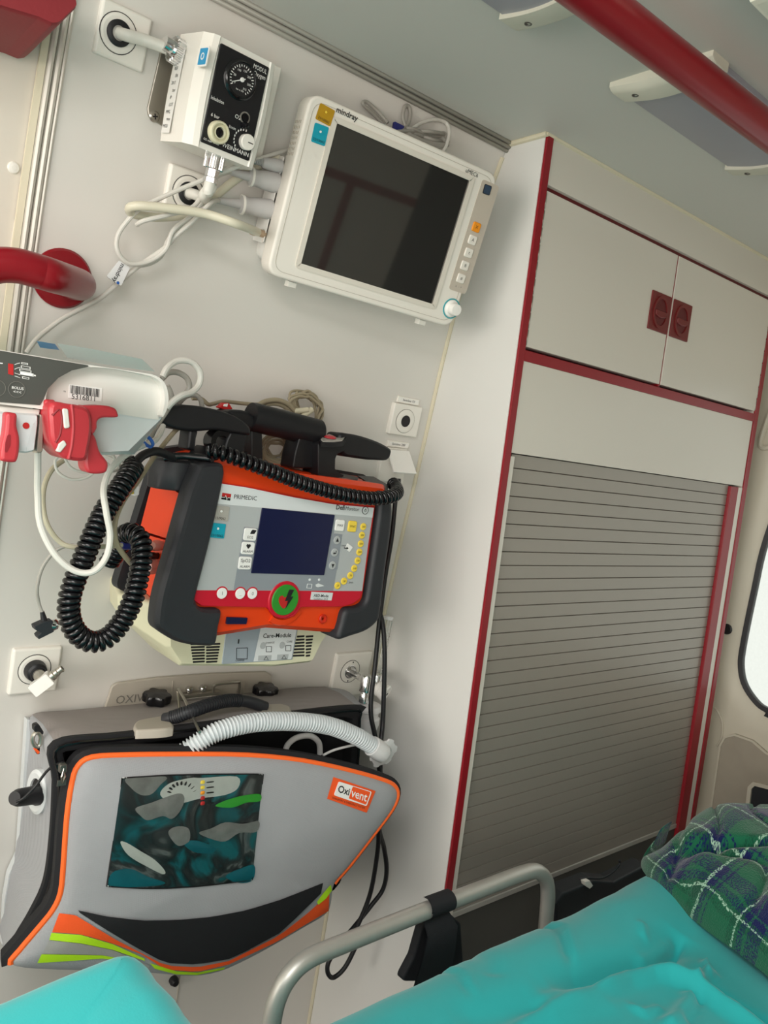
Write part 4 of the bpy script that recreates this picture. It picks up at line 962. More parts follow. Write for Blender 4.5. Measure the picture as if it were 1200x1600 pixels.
# maker mark: red/black square with a pulse line, then lettering
m.sheet(DF, dp([(178, 262), (230, 270), (227, 290), (175, 282)], h), h, 'red_print'); m.sheet(DF, dp([(175, 282), (227, 290), (223, 309), (171, 300)], h), h, 'black_print')
pl_ = [DF.P(a, b, h + .0002) for a, b in dp([(173, 288), (192, 290), (197, 276), (204, 304), (210, 291), (226, 293)], h)]; m.tube(pl_, .00035, 'white_print', n=5)
tpx(m, DF, 'PRIMEDIC', ca(247, 286), ca(380, 297), 'black_print', h)
tpx(m, DF, 'Defi', ca(845, 347), ca(895, 352), 'black_print', h, bold=.02); tpx(m, DF, 'Monitor', ca(899, 354), ca(981, 361), 'black_print', h, shear=.15)
tpx(m, DF, 'Joule', ca(920, 787), ca(945, 788), 'black_print', h); tpx(m, DF, 'CHARGE', ca(876, 572), ca(912, 575), 'black_print', h)
for x in (691, 746): m.lathe(DF.at(*DF.px(*ca(x, 772), h), h), [(.0018, -.0003), (.0014, .0003)], 'panel_light', 12)
for L in ([(676, 795), (705, 797), (700, 824), (671, 822)],):
    o = dp(L, h); m.band(DF, o, .0007, h - .0003, h + .0002, 'panel_light')
m.sheet(DF, dp([(724, 800), (740, 793), (758, 800), (776, 808), (757, 812), (738, 816), (726, 812)], h), h, 'panel_light')
m.prism(DF, rpoly(dp([(912, 558), (942, 582), (922, 610), (896, 588)], h), .001), h - .0004, h + .0003, 'white_print')
for L in ([(890, 582), (905, 584), (905, 578), (916, 588), (904, 596), (904, 590), (890, 588)],): m.sheet(DF, dp(L, h), h + .0006, 'black_print')
m.build('face_plate', defi, sharp=25)
# screen
m = MB(); m.prism(DF, rpoly(dp([(410, 350), (835, 392), (773, 745), (345, 733)], h), .0012), H, h + .0008, 'lcd', bev=.0003); m.build('screen', defi)
def dkey(cx_, cy_, w_, h_, k, sym, label=None, r=.003, hh=.0016, size=.0045, name='key', sy=0):
    c = DF.px(*ca(cx_, cy_), h); q = DF.at(c[0], c[1], h - .0004).rot(-.035); mb = MB()
    mb.prism(q, rrect(0, 0, w_, h_, r), 0, hh, k, bev=.0007)
    if sym: mb.text(q, sym, size, 'black_print', 0, sy, hh + .0003)
    b_ = mb.build(name, defi)
    if label: b_['label'] = label
    return q
q = dkey(340, 506, .0175, .0150, 'white_print', 'ECG', None, size=.0042, sy=-.0035); mb = MB(); mb.prism(q, rpoly([(-.001, .0005), (.005, .001), (.0075, .0055), (.002, .006), (.0005, .0045)], .0008), .0014, .0019, 'black_print'); mb.build('key_symbol', defi)
q = dkey(326, 587, .0175, .0150, 'white_print', 'ALARM', None, size=.0042, sy=-.0038); mb = MB(); mb.prism(q, rpoly([(0, -.0008), (.0032, .003), (.0018, .0055), (0, .0045), (-.0018, .0055), (-.0032, .003)], .0006), .0014, .0019, 'black_print'); mb.build('key_symbol', defi)
q = dkey(309, 674, .0175, .0155, 'white_print', 'SpO2', None, size=.0058, sy=.003); mb = MB(); mb.text(q, 'ALARM', .0042, 'black_print', 0, -.0042, .0019); mb.build('key_symbol', defi)
dkey(865, 453, .0145, .0150, 'white_print', 'MAX', size=.0044); dkey(938, 459, .0140, .0145, 'yellow', 'SYNC', 'yellow sync key', size=.0038)
o = MB(); o.prism(DF, rpoly(dp([(830, 503), (880, 507), (852, 712), (800, 708)], h), .001), h - .0008, h - .0001, 'panel_grey2'); o.build('key_strip', defi)
for (x, y), s_ in zip(((849, 540), (835, 612), (822, 688)), ('up', 'in', 'dn')):
    c = DF.px(*ca(x, y), h); k = DF.at(c[0], c[1], h - .0002); mb = MB(); mb.lathe(k, [(.0054, 0), (.0054, .0008), (.0048, .0012)], 'panel_grey', 24)
    if s_ == 'in': mb.sheet(k, [(-.003, -.001), (-.001, -.003), (-.001, -.0016), (.002, -.0016), (.002, .0025), (.001, .0025), (.001, -.0004), (-.001, -.0004), (-.001, .001)], .0015, 'black_print')
    else:
        g_ = 1 if s_ == 'up' else -1; mb.sheet(k, [(-.0024, -.002 * g_), (.0024, -.002 * g_), (0, .0035 * g_)], .0015, 'black_print')
    mb.build('key', defi)
for (x, y), t_ in zip(((1003, 461), (995, 511), (988, 561), (980, 610), (969, 660), (950, 705), (927, 747), (890, 780), (852, 806)), ('360', '300', '250', '200', '150', '100', '70', '50', '20')):
    c = DF.px(*ca(x, y), h); k = DF.at(c[0], c[1], h - .0003); mb = MB(); mb.lathe(k, [(.0048, 0), (.0048, .0009), (.0042, .0013)], 'yellow', 24); mb.text(k, t_, .0036, 'black_print', 0, 0, .0016); mb.build('energy_key', defi)
c = DF.px(*ca(1015, 366), h); k = DF.at(c[0], c[1], h); mb = MB(); mb.ring(k, .0046, .0053, -.0003, .0004, 'black_print', 28); mb.lathe(k, [(.0046, -.0003), (.0046, .0003)], 'panel_light', 28); mb.text(k, 'O', .0055, 'black_print', 0, -.0004, .0006); mb.box(k, -.0003, .0003, 0, .003, .0004, .0007, 'black_print'); mb.build('power_key', defi)
for x, y in ((173, 850), (280, 852), (351, 852)):
    c = DF.px(*ca(x, y), H); k = DF.at(c[0], c[1], H); mb = MB(); mb.lathe(k, [(.0082, -.0002), (.0082, .0007)], 'panel_red', 28); mb.lathe(k, [(.0066, .0002), (.0066, .0014), (.0060, .0018)], 'white_print', 28); mb.text(k, {173: '1', 280: '_', 351: '0'}[x], .006, 'grey_print', 0, 0, .0021); mb.build('marker_key', defi)
c = DF.px(*ca(540, 888), H); k = DF.at(c[0], c[1], H)
mb = MB(); mb.lathe(k, [(.0238, -.003), (.0238, .0004), (.0225, .0016)], 'panel_red', 48); mb.build('button_surround', defi)
mb = MB(); mb.lathe(k, [(.0195, .0006), (.0195, .0026), (.0188, .0034)], 'green', 48)
o_ = cat2([(0 - .002, -.0105), (.005, -.003), (.0052, .004), (.002, .006), (-.002, .0035), (-.006, .006), (-.0102, .0035), (-.0095, -.003)], 4); mb.sheet(k, o_, .0038, 'red_print')
mb.sheet(k, [(.003, .0135), (.0105, .013), (.0065, .0045), (.0105, .0045), (.0005, -.0115), (.0028, -.0008), (-.0015, -.0008)], .0042, 'black_print'); sb = mb.build('shock_button', defi); sb['label'] = 'green round shock button with heart and bolt'
mb = MB(); mb.prism(DF, dp([(700, 842), (825, 848), (816, 893), (693, 888)], H), H - .001, H + .0006, 'panel_light'); tpx(mb, DF, 'AED-Mode', ca(713, 865), ca(800, 868), 'black_print', H + .0008, bold=.015); tpx(mb, DF, 'Guidelines 2010', ca(714, 884), ca(795, 887), 'black_print', H + .0008); mb.build('mode_label', defi)
for L, k_, t_ in (([(128, 335), (220, 345), (208, 430), (118, 422)], 'silver_sticker', '15/9062'), ([(112, 436), (196, 446), (188, 530), (100, 524)], 'teal_sticker', '23/10062')):
    q, w_, h_ = qpx(DF, [ca(x, y) for x, y in L], h); mb = MB(); mb.prism(q, rrect(0, 0, w_, h_, .0015), -.0002, .0006, k_); mb.ring(q.at(0, .0025), .0028, .0046, .0005, .001, k_, 20); mb.lathe(q.at(0, .0025), [(.0015, .0005), (.0012, .0014)], 'white_print', 12); mb.text(q, t_, .0042, 'black_print', 0, -h_ * .34, .0009)
    st = mb.build('inspection_sticker', defi); st['label'] = ('silver' if 'silver' in k_ else 'turquoise') + ' square inspection sticker'
# lower orange lip: infrared window, screw, moulded arc
mb = MB(); mb.prism(DF, rpoly(dp([(208, 992), (328, 996), (320, 1033), (202, 1033)], .003), .001), .0, .0025, 'lcd'); mb.build('infrared_window', defi)
c = DF.px(*ca(766, 1001)); mb = MB(); mb.lathe(DF.at(*c), [(.0062, -.002), (.0062, .001), (.0052, .0018), (.002, .001), (.0016, -.001)], 'orange_deep', 24); mb.build('screw_cover', defi)
c = DF.px(*ca(540, 888)); kk = DF.at(*c); mb = MB(); R = []
for i in range(25):
    th = math.radians(-125 + 95 * i / 24); R.append([kk.P(r_ * math.cos(th), r_ * math.sin(th), h_) for r_, h_ in ((.0245, -.001), (.0255, .0022), (.0325, .0012), (.0335, -.001))])
mb.rings(R, 'orange'); mb.build('moulded_lip', defi)
# left side: round cap on top corner, connector bay
PT = lambda x, y, Y: oY(x, y, Y)
kf = Frame(PT(*cb_(395, 235), .862), (1, 0, 0), (0, 1, 0))
mb = MB(); R = []; nn = 48
for r_, h_ in ((.026, -.022), (.028, -.020), (.0285, -.006), (.029, -.002), (.0275, .010), (.022, .013)):
    R.append([kf.P((r_ * (1 if (i // 3) % 2 or h_ > -.010 else .955)) * math.cos(2 * PI * i / nn), (r_ * (1 if (i // 3) % 2 or h_ > -.010 else .955)) * math.sin(2 * PI * i / nn), h_) for i in range(nn)])
mb.rings(R, 'rubber'); mb.build('lock_ring', defi, sharp=40)
# frame of the left side face
a0 = PT(*cb_(455, 330), DY + .035); a1 = PT(*cb_(250, 300), DY + DR - .010)
b0 = PT(*cb_(320, 1020), DY + .035); b1 = PT(*cb_(95, 985), DY + DR - .010)
sf = Frame((a0 + a1 + b0 + b1) / 4, (a0 - a1) + (b0 - b1), (a0 - b0) + (a1 - b1))
sideo = [cb_(x, y) for x, y in ((250, 312), (345, 340), (442, 400), (360, 700), (165, 640))]
mb = MB(); o = rpoly(sf.pts(sideo, .004), .003); mb.band(sf, o, .0045, -.03, .004, 'orange'); mb.sheet(sf, o, -.016, 'orange')
q_ = inset(o if area2(o) > 0 else o[::-1], .0045); aa = sum(p[0] for p in q_) / len(q_)
mb.add([sf.P(*sf.px(*cb_(*p), .002), h_) for p, h_ in (((345, 345), .001), ((300, 690), .001), ((300, 690), -.016), ((345, 345), -.016))], [(0, 1, 2, 3)], 'orange'); mb.build('side_bay', defi)
mb = MB(); o = rpoly(sf.pts([cb_(x, y) for x, y in ((165, 660), (360, 715), (330, 1000), (240, 1090), (95, 980))], .003), .004); mb.band(sf, o, .0045, -.03, .003, 'orange'); mb.sheet(sf, o, -.012, 'orange')
for i in range(5):
    a = sf.px(*cb_(225 + i * 2, 960 + i * 26), .003); mb.box(sf.at(a[0] + .004, a[1]), -.007, .007, -.0014, .0006, -.014, -.010, 'black_print')
mb.build('connector_bay', defi)
def conn(p0, p1, r, k, name='connector'):
    a = sf.P(*sf.px(*cb_(*p0), -.010), -.010); b = sf.P(*sf.px(*cb_(*p1), .024), .024); mb = MB(); kf = axis_frame(a, b - a); L = (b - a).length
    mb.lathe(kf, [(r, 0), (r, L * .3), (r * .9, L * .32), (r * .9, L * .6), (r * 1.05, L * .62), (r * 1.05, L * .8), (r * .7, L)], k, 20); mb.build(name, defi)
conn((350, 745), (250, 745), .0062, 'pink_clear'); conn((330, 815), (210, 815), .0045, 'black_gloss'); conn((320, 885), (215, 890), .0085, 'pink_clear')
# carrying handle
mb = MB(); hy = .885
P0, P1 = PT(393, 651, hy), PT(498, 677, hy); ax = (P1 - P0).normalized()
kf = axis_frame(P0, ax); L = (P1 - P0).length; mb.lathe(kf, [(.0175, -.002), (.0185, .004), (.0185, L - .002), (.0170, L), (.0125, L + .0005), (.0115, L - .012)], 'black', 32); hd = mb.build('handle', defi)
mb = MB(); o = FY(hy - .012).pts([cd(x, y) for x, y in ((985, 590), (1060, 600), (1100, 560), (1098, 690), (1090, 795), (940, 792), (955, 700))]); mb.prism(FY(hy - .012), rpoly(o, .003), -.03, .0, 'black', bev=.002); mb.build('handle_post', defi)
mb = MB(); lf = FY(hy - .006); o = lf.pts([cd(x, y) for x, y in ((520, 425), (590, 415), (650, 428), (690, 460), (700, 500), (690, 535), (640, 545), (560, 500))]); mb.prism(lf, cat2(o, 4), -.03, .004, 'black', bev=.005); mb.build('handle_end', defi)
mb = MB(); lf = FY(hy + .01); o = lf.pts([(385, 655), (402, 655), (404, 730), (385, 730)]); mb.prism(lf, rpoly(o, .003), -.02, .012, 'black', bev=.002); mb.build('handle_post', defi)
# paddle cradles on the top (orange lids)
mb = MB(); o = [PT(*ce(x, y), Y) for x, y, Y in ((205, 650, .845), (460, 640, .88), (640, 690, .88), (500, 708, .845))]; mb.add(o + [p - V((0, 0, .012)) for p in o], [(0, 1, 2, 3), (7, 6, 5, 4), (0, 3, 7, 4), (1, 0, 4, 5), (2, 1, 5, 6), (3, 2, 6, 7)], 'orange'); mb.build('paddle_lid', defi)
mb = MB(); o = [PT(*ce(x, y), Y) for x, y, Y in ((470, 632, .90), (620, 640, .90), (760, 720, .86), (745, 775, .83), (640, 720, .83), (560, 690, .86))]; mb.add([p + V((0, 0, .002)) for p in o] + [p - V((0, 0, .014)) for p in o], [tuple(range(6)), tuple(range(11, 5, -1))] + [(i, i + 6, (i + 1) % 6 + 6, (i + 1) % 6) for i in range(6)], 'black'); mb.build('paddle_rest', defi)

# ------------------------------------------------------------------ paddles
pa = thing('defibrillator_paddle', 'black defibrillator paddle on the left of the orange device, grip passing behind the pump', 'paddle', PT(385, 735, .86))
lf = FY(.848); o = lf.pts([cd(x, y) for x, y in ((85, 490), (100, 430), (140, 398), (220, 386), (300, 386), (400, 402), (490, 424), (570, 455), (630, 492), (668, 530), (672, 570), (650, 578), (560, 565), (440, 548), (330, 555), (250, 552), (150, 530))])
mb = MB(); mb.prism(lf, cat2(o, 4), -.034, .0, 'black', bev=.004, seg=4, bevb=.004); mb.build('grip', pa, sharp=50)
mb = MB(); o = lf.pts([cd(x, y) for x, y in ((285, 545), (345, 550), (330, 600), (322, 690), (268, 670))]); mb.prism(lf, rpoly(o, .003), -.028, -.004, 'black', bev=.003); mb.build('post', pa)
mb = MB(); o = lf.pts([cd(x, y) for x, y in ((545, 560), (660, 572), (650, 620), (632, 700), (500, 690), (520, 610))]); mb.prism(lf, rpoly(o, .004), -.030, -.002, 'black', bev=.003); mb.build('post', pa)
mb = MB(); c = lf.px(*cd(495, 625), 0); kf = lf.at(c[0], c[1], -.012); mb.ring(kf, .008, .0145, -.012, .008, 'black_gloss', 28); mb.build('collar', pa)
mb = MB(); o = [PT(*cd(x, y), Y) for x, y, Y in ((270, 690, .845), (330, 720, .835), (640, 730, .835), (650, 690, .86), (320, 640, .87))]; mb.add(o + [p - V((0, 0, .015)) for p in o], [tuple(range(5)), tuple(range(9, 4, -1))] + [(i, i + 5, (i + 1) % 5 + 5, (i + 1) % 5) for i in range(5)], 'black'); mb.build('base', pa)
pb = thing('defibrillator_paddle', 'black defibrillator paddle with red thumb button on the right of the orange device', 'paddle', PT(525, 745, .865))
rf = FY(.862); o = rf.pts([ce(x, y) for x, y in ((318, 222), (400, 226), (490, 242), (600, 275), (700, 315), (775, 358), (797, 385), (790, 430), (775, 460), (740, 478), (640, 474), (560, 470), (460, 455), (370, 440), (335, 415), (300, 395), (290, 300))])
mb = MB(); mb.prism(rf, cat2(o, 4), -.032, .0, 'black', bev=.005, seg=4, bevb=.004); mb.build('grip', pb, sharp=50)
o = rf.pts([ce(x, y) for x, y in ((92, 320), (130, 298), (250, 305), (300, 320), (345, 300), (360, 380), (310, 400), (272, 418), (255, 460), (252, 550), (275, 585), (335, 610), (330, 632), (240, 645), (105, 642), (90, 600))])
mb = MB(); mb.prism(rf, rpoly(o, .0025), -.034, .003, 'black', bev=.002, seg=3, bevb=.003); mb.build('post', pb, sharp=50)
top = [PT(*ce(x, y), Y) for x, y, Y in ((112, 285, .858), (130, 308, .850), (250, 312, .848), (340, 300, .85), (368, 262, .862), (330, 228, .884), (210, 226, .892), (150, 248, .88))]
cz = sum(p.z for p in top) / 8; mb = MB()
mb.rings([[p - V((0, 0, .006)) for p in top], [p for p in top]], 'black'); ct = sum(top, V()) / 8
mb.rings([[ct + (p - ct) * .88 + V((0, 0, .0002)) for p in top], [ct + (p - ct) * .86 + V((0, 0, .0012)) for p in top]], 'silver_sticker')
th_ = mb.build('thumb_plate', pb); th_['label'] = 'silver thumb plate'
bc = PT(*ce(212, 266), ct.y); n_up = (top[2] - top[1]).cross(top[6] - top[1]).normalized(); n_up = n_up if n_up.z > 0 else -n_up
mb = MB(); kf = axis_frame(ct + (bc - ct) * 1.0 + n_up * .001, n_up); mb.lathe(kf, [(.0085, 0), (.0085, .0008), (.006, .002), (.002, .0024)], 'crimson', 24); mb.build('button', th_)
mb = MB(); o = [PT(*ce(x, y), Y) for x, y, Y in ((100, 640, .86), (240, 655, .85), (470, 660, .85), (480, 632, .89), (330, 600, .91))]; mb.add(o + [p - V((0, 0, .010)) for p in o], [tuple(range(5)), tuple(range(9, 4, -1))] + [(i, i + 5, (i + 1) % 5 + 5, (i + 1) % 5) for i in range(5)], 'black'); mb.build('base', pb)

# coiled paddle cords
cs = lambda x, y: (x / 2.963, 500 + y / 2.963)
def P3(L): return [oY(*cs(x, y), Y) for x, y, Y in L]
cc = thing('coiled_cord', 'black coiled cord hanging in a loop on the left of the defibrillator', 'cord', oY(*cs(430, 1500), .80))
path = cat(P3([(622, 672, .815), (590, 725, .80), (540, 800, .79), (482, 890, .785), (430, 1000, .78), (385, 1110, .78), (345, 1210, .78), (320, 1300, .78), (325, 1390, .78), (365, 1460, .78), (430, 1490, .78), (505, 1465, .78), (575, 1380, .78), (620, 1280, .78), (645, 1170, .785), (658, 1080, .79), (645, 1010, .80), (600, 985, .815), (565, 1010, .835), (545, 1060, .85), (500, 1130, .86)]), 10)
mb = MB(); mb.coil(path, .0082, .0033, 68, 'black_gloss', n=8, per=14); mb.build('coil', cc, sharp=80)
mb = MB(); mb.tube(cat(P3([(805, 640, .835), (760, 618, .83), (715, 608, .825), (660, 628, .82), (625, 665, .815)]), 8), .0048, 'black', n=12); mb.tube(cat(P3([(760, 640, .84), (800, 632, .835), (860, 630, .83), (960, 640, .82), (985, 645, .815)]), 8), .0042, 'black_gloss', n=12); mb.build('lead', cc)
cf = lambda x, y: (180 + x / 2.5, 600 + y / 2.5)
cf = lambda x, y: (180 + x / 2.5, 595.5 + y / 2.5)
cc = thing('coiled_cord', 'black coiled cord stretched across the front of the defibrillator', 'cord', oY(500, 780, .80))
path = cat([oY(*cf(x, y), Y) for x, y, Y in ((365, 268, .815), (430, 285, .805), (520, 318, .80), (600, 348, .798), (700, 388, .797), (800, 420, .797), (900, 445, .797), (1000, 458, .797), (1070, 452, .80), (1100, 438, .815), (1098, 418, .84), (1085, 400, .86))], 10)
mb = MB(); mb.coil(path, .0066, .0030, 46, 'black_gloss', n=8, per=14, ph=1.0); mb.build('coil', cc, sharp=80)

# ------------------------------------------------------------------ charging base on the wall
care = thing('charging_base', 'cream wall charging base below the defibrillator with vents and a grey panel', 'charger', (.57, .95, 1.08))
cq = lambda x, y: (180 + x / 2.5, 600 + y / 2.5); CYF = .868; CF = FY(CYF)
fo_ = CF.pts([(262, 950), (535, 940), (520, 985), (505, 1005), (490, 1036), (430, 1043), (282, 1042), (262, 1012)])
bo_ = FY(.985).pts([(184, 905), (520, 880), (505, 945), (498, 965), (485, 990), (430, 1000), (270, 1008), (184, 948)])
m = MB(); m.rings([ringp(bo_, wallY(1.10) - .004, .006), ringp(FY(.94).pts([(182, 925), (530, 910), (512, 962), (505, 985), (488, 1010), (430, 1018), (240, 1014), (186, 962)]), .94, .008), ringp(fo_, CYF + .006, .008), ringp(inset(fo_, .004) if area2(fo_) > 0 else inset(fo_[::-1], .004)[::-1], CYF, .006)], 'care_cream'); m.build('housing', care)
m = MB(); o = CF.pts([cq(x, y) for x, y in ((435, 940), (715, 935), (690, 1076), (415, 1094))]); m.prism(CF, rpoly(o, .002), -.002, .0012, 'care_panel', bev=.0006); h = .0016
m.sheet(CF, CF.pts([cq(x, y) for x, y in ((570, 945), (712, 940), (688, 1074), (540, 1084))], h), h, 'panel_light')
tpx(m, CF, 'Care-Module', cq(578, 985), cq(688, 981), 'black_print', h + .0003, bold=.012); tpx(m, CF, 'CHARGE', cq(588, 1012), cq(622, 1010), 'black_print', h + .0003); tpx(m, CF, 'CARE', cq(670, 1007), cq(692, 1006), 'black_print', h + .0003); tpx(m, CF, 'CHARGE', cq(470, 1081), cq(505, 1079), 'black_print', h + .0003)
def boxsym(x, y, s_): 
    m.band(CF, CF.pts([cq(x - s_, y - s_), (cq(x + s_, y - s_ * 1.05)), cq(x + s_ * .95, y + s_), cq(x - s_, y + s_)], h), .0006, h, h + .0004, 'black_print')
boxsym(495, 1053, 22); boxsym(600, 1036, 11); boxsym(676, 1032, 11)
m.sheet(CF, CF.pts([cq(480, 997), cq(485, 997), cq(483, 1014), cq(478, 1014)], h), h + .0003, 'black_print')
for x, y in ((577, 1022), (652, 1020)): c = CF.px(*cq(x, y), h); m.lathe(CF.at(c[0], c[1], h), [(.0045, -.0003), (.0045, .0004)], 'panel_grey', 24)
for x, y, w_ in ((585, 1070, 26), (655, 1066, 22)): m.sheet(CF, CF.pts([cq(x - w_, y - 9), cq(x + w_, y - 11), cq(x + w_ - 3, y + 9), cq(x - w_ - 2, y + 11)], h), h + .0003, 'panel_grey'); m.band(CF, CF.pts([cq(x + 4, y - 8), cq(x + 14, y + 8), cq(x - 6, y + 8)], h), .0005, h, h + .0006, 'black_print')
m.build('control_panel', care)
for x0, x1 in ((296, 412), (712, 775)):
    m = MB()
    for i in range(7):
        y = 1014 + i * 11.5 if x0 < 500 else 984 + i * 12.5; d_ = i * (1.5 if x0 < 500 else -4); xm = (x0 + x1) / 2
        for p, q_ in (((x0 + d_), xm - 3), (xm + 3, x1 - (i * 2))):
            if q_ - p > 8: m.prism(CF, rpoly(CF.pts([cq(p, y), cq(q_, y - 2), cq(q_ - 1, y + 5), cq(p - 1, y + 7)], .001), .0006, 2), -.001, .0006, 'black_print')
    m.build('vent', care)
# ------------------------------------------------------------------ ventilator bag and its wall bracket
cg = lambda x, y: (x / 1.81818, 1000 + y / 1.81818)          # bag close-up
ch = lambda x, y: (140 + x / 3.75, 1040 + y / 3.75)           # bracket close-up
ci = lambda x, y: (x / 3.4783, 1080 + y / 3.4783)             # left end close-up
# steel bracket plate on the wall
bp = thing('bag_bracket', 'grey embossed steel bracket plate on the wall behind the top of the grey bag', 'bracket', oW(290, 1090))
bf = wframe(290, 1080, .004); o = bf.pts([ch(x, y) for x, y in ((40, 330), (90, 235), (110, 180), (128, 120), (160, 100), (400, 68), (720, 45), (1030, 35), (1060, 55), (1068, 120), (1095, 152), (1160, 150), (1160, 330))])
m = MB(); m.prism(bf, rpoly(o, .006), -.002, .0025, 'cover_grey', bev=.001); h = .003
tpx(m, bf, 'OXIVENT', ch(155, 205), ch(440, 178), 'grey_print', h)
for x in (488, 908): m.tube([bf.P(*bf.px(*ch(x, 90), h), h), bf.P(*bf.px(*ch(x - 10, 260), h), h)], .0008, 'cover_grey', n=6)
m.build('plate', bp)
for x, y in ((335, 160), (965, 115)):
    c = bf.px(*ch(x, y + 70), 0); q = bf.P(c[0], c[1], .026); kf = axis_frame(q, (0, -.12, 1)); m = MB(); R = []
    for r_, h_ in ((.0055, -.008), (.0062, .012), (.0125, .014), (.0175, .017), (.0180, .026), (.0165, .029), (.004, .030)):
        R.append([kf.P(r_ * (1 + (.11 if r_ > .011 else 0) * math.cos(6 * 2 * PI * i / 60)) * math.cos(2 * PI * i / 60), r_ * (1 + (.11 if r_ > .011 else 0) * math.cos(6 * 2 * PI * i / 60)) * math.sin(2 * PI * i / 60), h_) for i in range(60)])
    m.rings(R, 'black_gloss'); m.build('star_knob', bp, sharp=45)
# toggle latch with wire bail
c = bf.px(*ch(630, 170), 0); q = bf.at(c[0], c[1], .003)
m = MB(); m.box(q, -.030, .030, -.012, .008, 0, .010, 'steel', bev=.002); m.box(q, -.026, .022, -.002, .004, .010, .015, 'chrome', bev=.0015)
for a in (-.018, .004): m.lathe(q.at(a, .012), [(.0048, -.002), (.0048, .006), (.003, .008)], 'chrome', 16)
for a in (-.026, .026): m.lathe(axis_frame(q.P(a, -.004, .010), q.u), [(.004, -.004), (.004, .004)], 'chrome', 14)
m.box(q, -.022, -.008, -.020, -.012, 0, .006, 'black_print'); m.box(q, .008, .020, -.018, -.012, 0, .006, 'black_print'); lt = m.build('latch', bp); lt['label'] = 'bright steel toggle latch'
def bw(x, y, o_): c = bf.px(*ch(x, y), o_); return bf.P(c[0], c[1], o_)
m = MB(); m.tube(cat([bw(725, 160, .012), bw(728, 128, .014), bw(745, 112, .016), bw(860, 98, .014), bw(878, 108, .010), bw(868, 190, .006)], 6), .0022, 'steel', n=8); m.build('wire', lt)
m = MB(); m.tube([oY(*ch(525, 255), .965), oY(*ch(515, 150), .985), oY(*ch(520, 138), .975), oY(*ch(560, 205), .94), oY(*ch(645, 390), .855)], .0019, 'steel', n=8); m.build('wire', lt)

bag = thing('ventilator_bag', 'grey ventilator bag with orange piping and clear window hanging on the wall', 'bag', oY(300, 1520, .93))
ZB = None
# body: top face from the wall to the front rim, left end curved; cross-section in x
Yr = .895                                            # front rim plane
rimF = FY(Yr)
rim = [(85, 1160), (200, 1145), (400, 1120), (556, 1103), (560, 1120), (556, 1200), (540, 1330), (500, 1400), (300, 1470), (90, 1500), (14, 1500), (22, 1470), (48, 1425), (70, 1375), (80, 1300), (84, 1220)]
o_r = rimF.pts(rim)
Yb = 1.012
bk = [(50, 1118), (120, 1110), (330, 1090), (508, 1074), (556, 1098), (556, 1190), (540, 1300), (500, 1380), (300, 1440), (70, 1470), (4, 1462), (6, 1420), (15, 1360), (24, 1330), (36, 1230), (44, 1150)]
def atw(px): 
    p = oW(*px, .006); return p
o_b = [atw(p) for p in bk]
r0 = [rimF.P(a, b, 0) for a, b in o_r]
def dense(P, n=5): return cat(P, n, True)
R0 = dense(r0); R1 = dense(o_b)
mid = [p.lerp(q, .5) + V((0, 0, .004 if p.z > .9 else 0)) for p, q in zip(R0, R1)]
m = MB(); m.rings([R1, mid, R0], 'bag_grey', cap0=True, cap1=False)
m.build('body', bag, sharp=50)
# top panel laid over the body in a slightly darker, warmer grey
topi = [i for i in range(len(R0)) if i <= 3 * 5]
m = MB(); A_ = [[R0[i] + V((0, 0, .0012)) for i in topi], [mid[i] + V((0, 0, .0012)) for i in topi], [R1[i] + V((0, 0, .0012)) for i in topi]]
m.rings(A_, 'bag_top', closed=False, cap0=False, cap1=False); m.build('top_panel', bag)
# black zip gusset round the rim, running forward to the flap
RL = [(p.x, p.z) for p in R0]; RLc = RL if area2(RL) > 0 else RL[::-1]
def rl(dd, y):
    L = sinset(RLc, dd) if dd > 0 else inset(RLc, dd)
    return [V((a, y, b)) for a, b in L]
m = MB(); m.rings([rl(-.0012, Yr + .004), rl(-.0016, Yr - .004), rl(.006, Yr - .008), rl(.014, Yr - .004), rl(.015, Yr + .02)], 'black_fabric', cap0=False, cap1=False); m.build('zip_gusset', bag, sharp=60)
m = MB(); m.tube(rl(.004, Yr - .008), .0022, 'black_gloss', n=6, closed=True); m.build('zipper', bag)
m = MB(); m.rings([rl(.0155, Yr + .015), rl(.030, Yr + .05)], 'black_fabric', cap0=False, cap1=True); m.build('lining', bag)
# flap plane: hangs forward, most at its right-hand corner
Pa, Pb, Pc = oY(118, 1185, .872), oY(618, 1222, .805), oY(60, 1460, .855)
FF = Frame(Pa, (Pb - Pa), (Pa - Pc))
fo_c = [(30, 918), (55, 880), (110, 815), (150, 765), (172, 715), (180, 640), (190, 500), (205, 400), (222, 355), (260, 332), (350, 326), (500, 324), (700, 326), (860, 342), (1000, 372), (1090, 398), (1120, 415), (1128, 440), (1112, 480), (1060, 550), (990, 640), (948, 690), (940, 735), (925, 775), (860, 815), (780, 862), (700, 905), (620, 940), (540, 953), (440, 945), (300, 938), (100, 932)]
fo = [cg(x, y) for x, y in fo_c]
N_PIPE = fo_c.index((948, 690)) * 3 + 1
FO = cat2(FF.pts(fo), 3)
ccx = sum(p[0] for p in FO) / len(FO); ccy = sum(p[1] for p in FO) / len(FO)
def bul(t): return .004 + .020 * (1 - t ** 2.4)
m = MB(); prof = [(1.0, -.010), (1.0, .0), (.992, .0035), (.97, .007)] + [(t, bul(t) + .004) for t in (.93, .87, .8, .72, .63, .54, .45, .36, .27, .18, .09, .02)]
def flapcol(): return 'bag_grey'
m.dome(FF, FO, prof, 'bag_grey'); m.build('flap', bag, sharp=60)
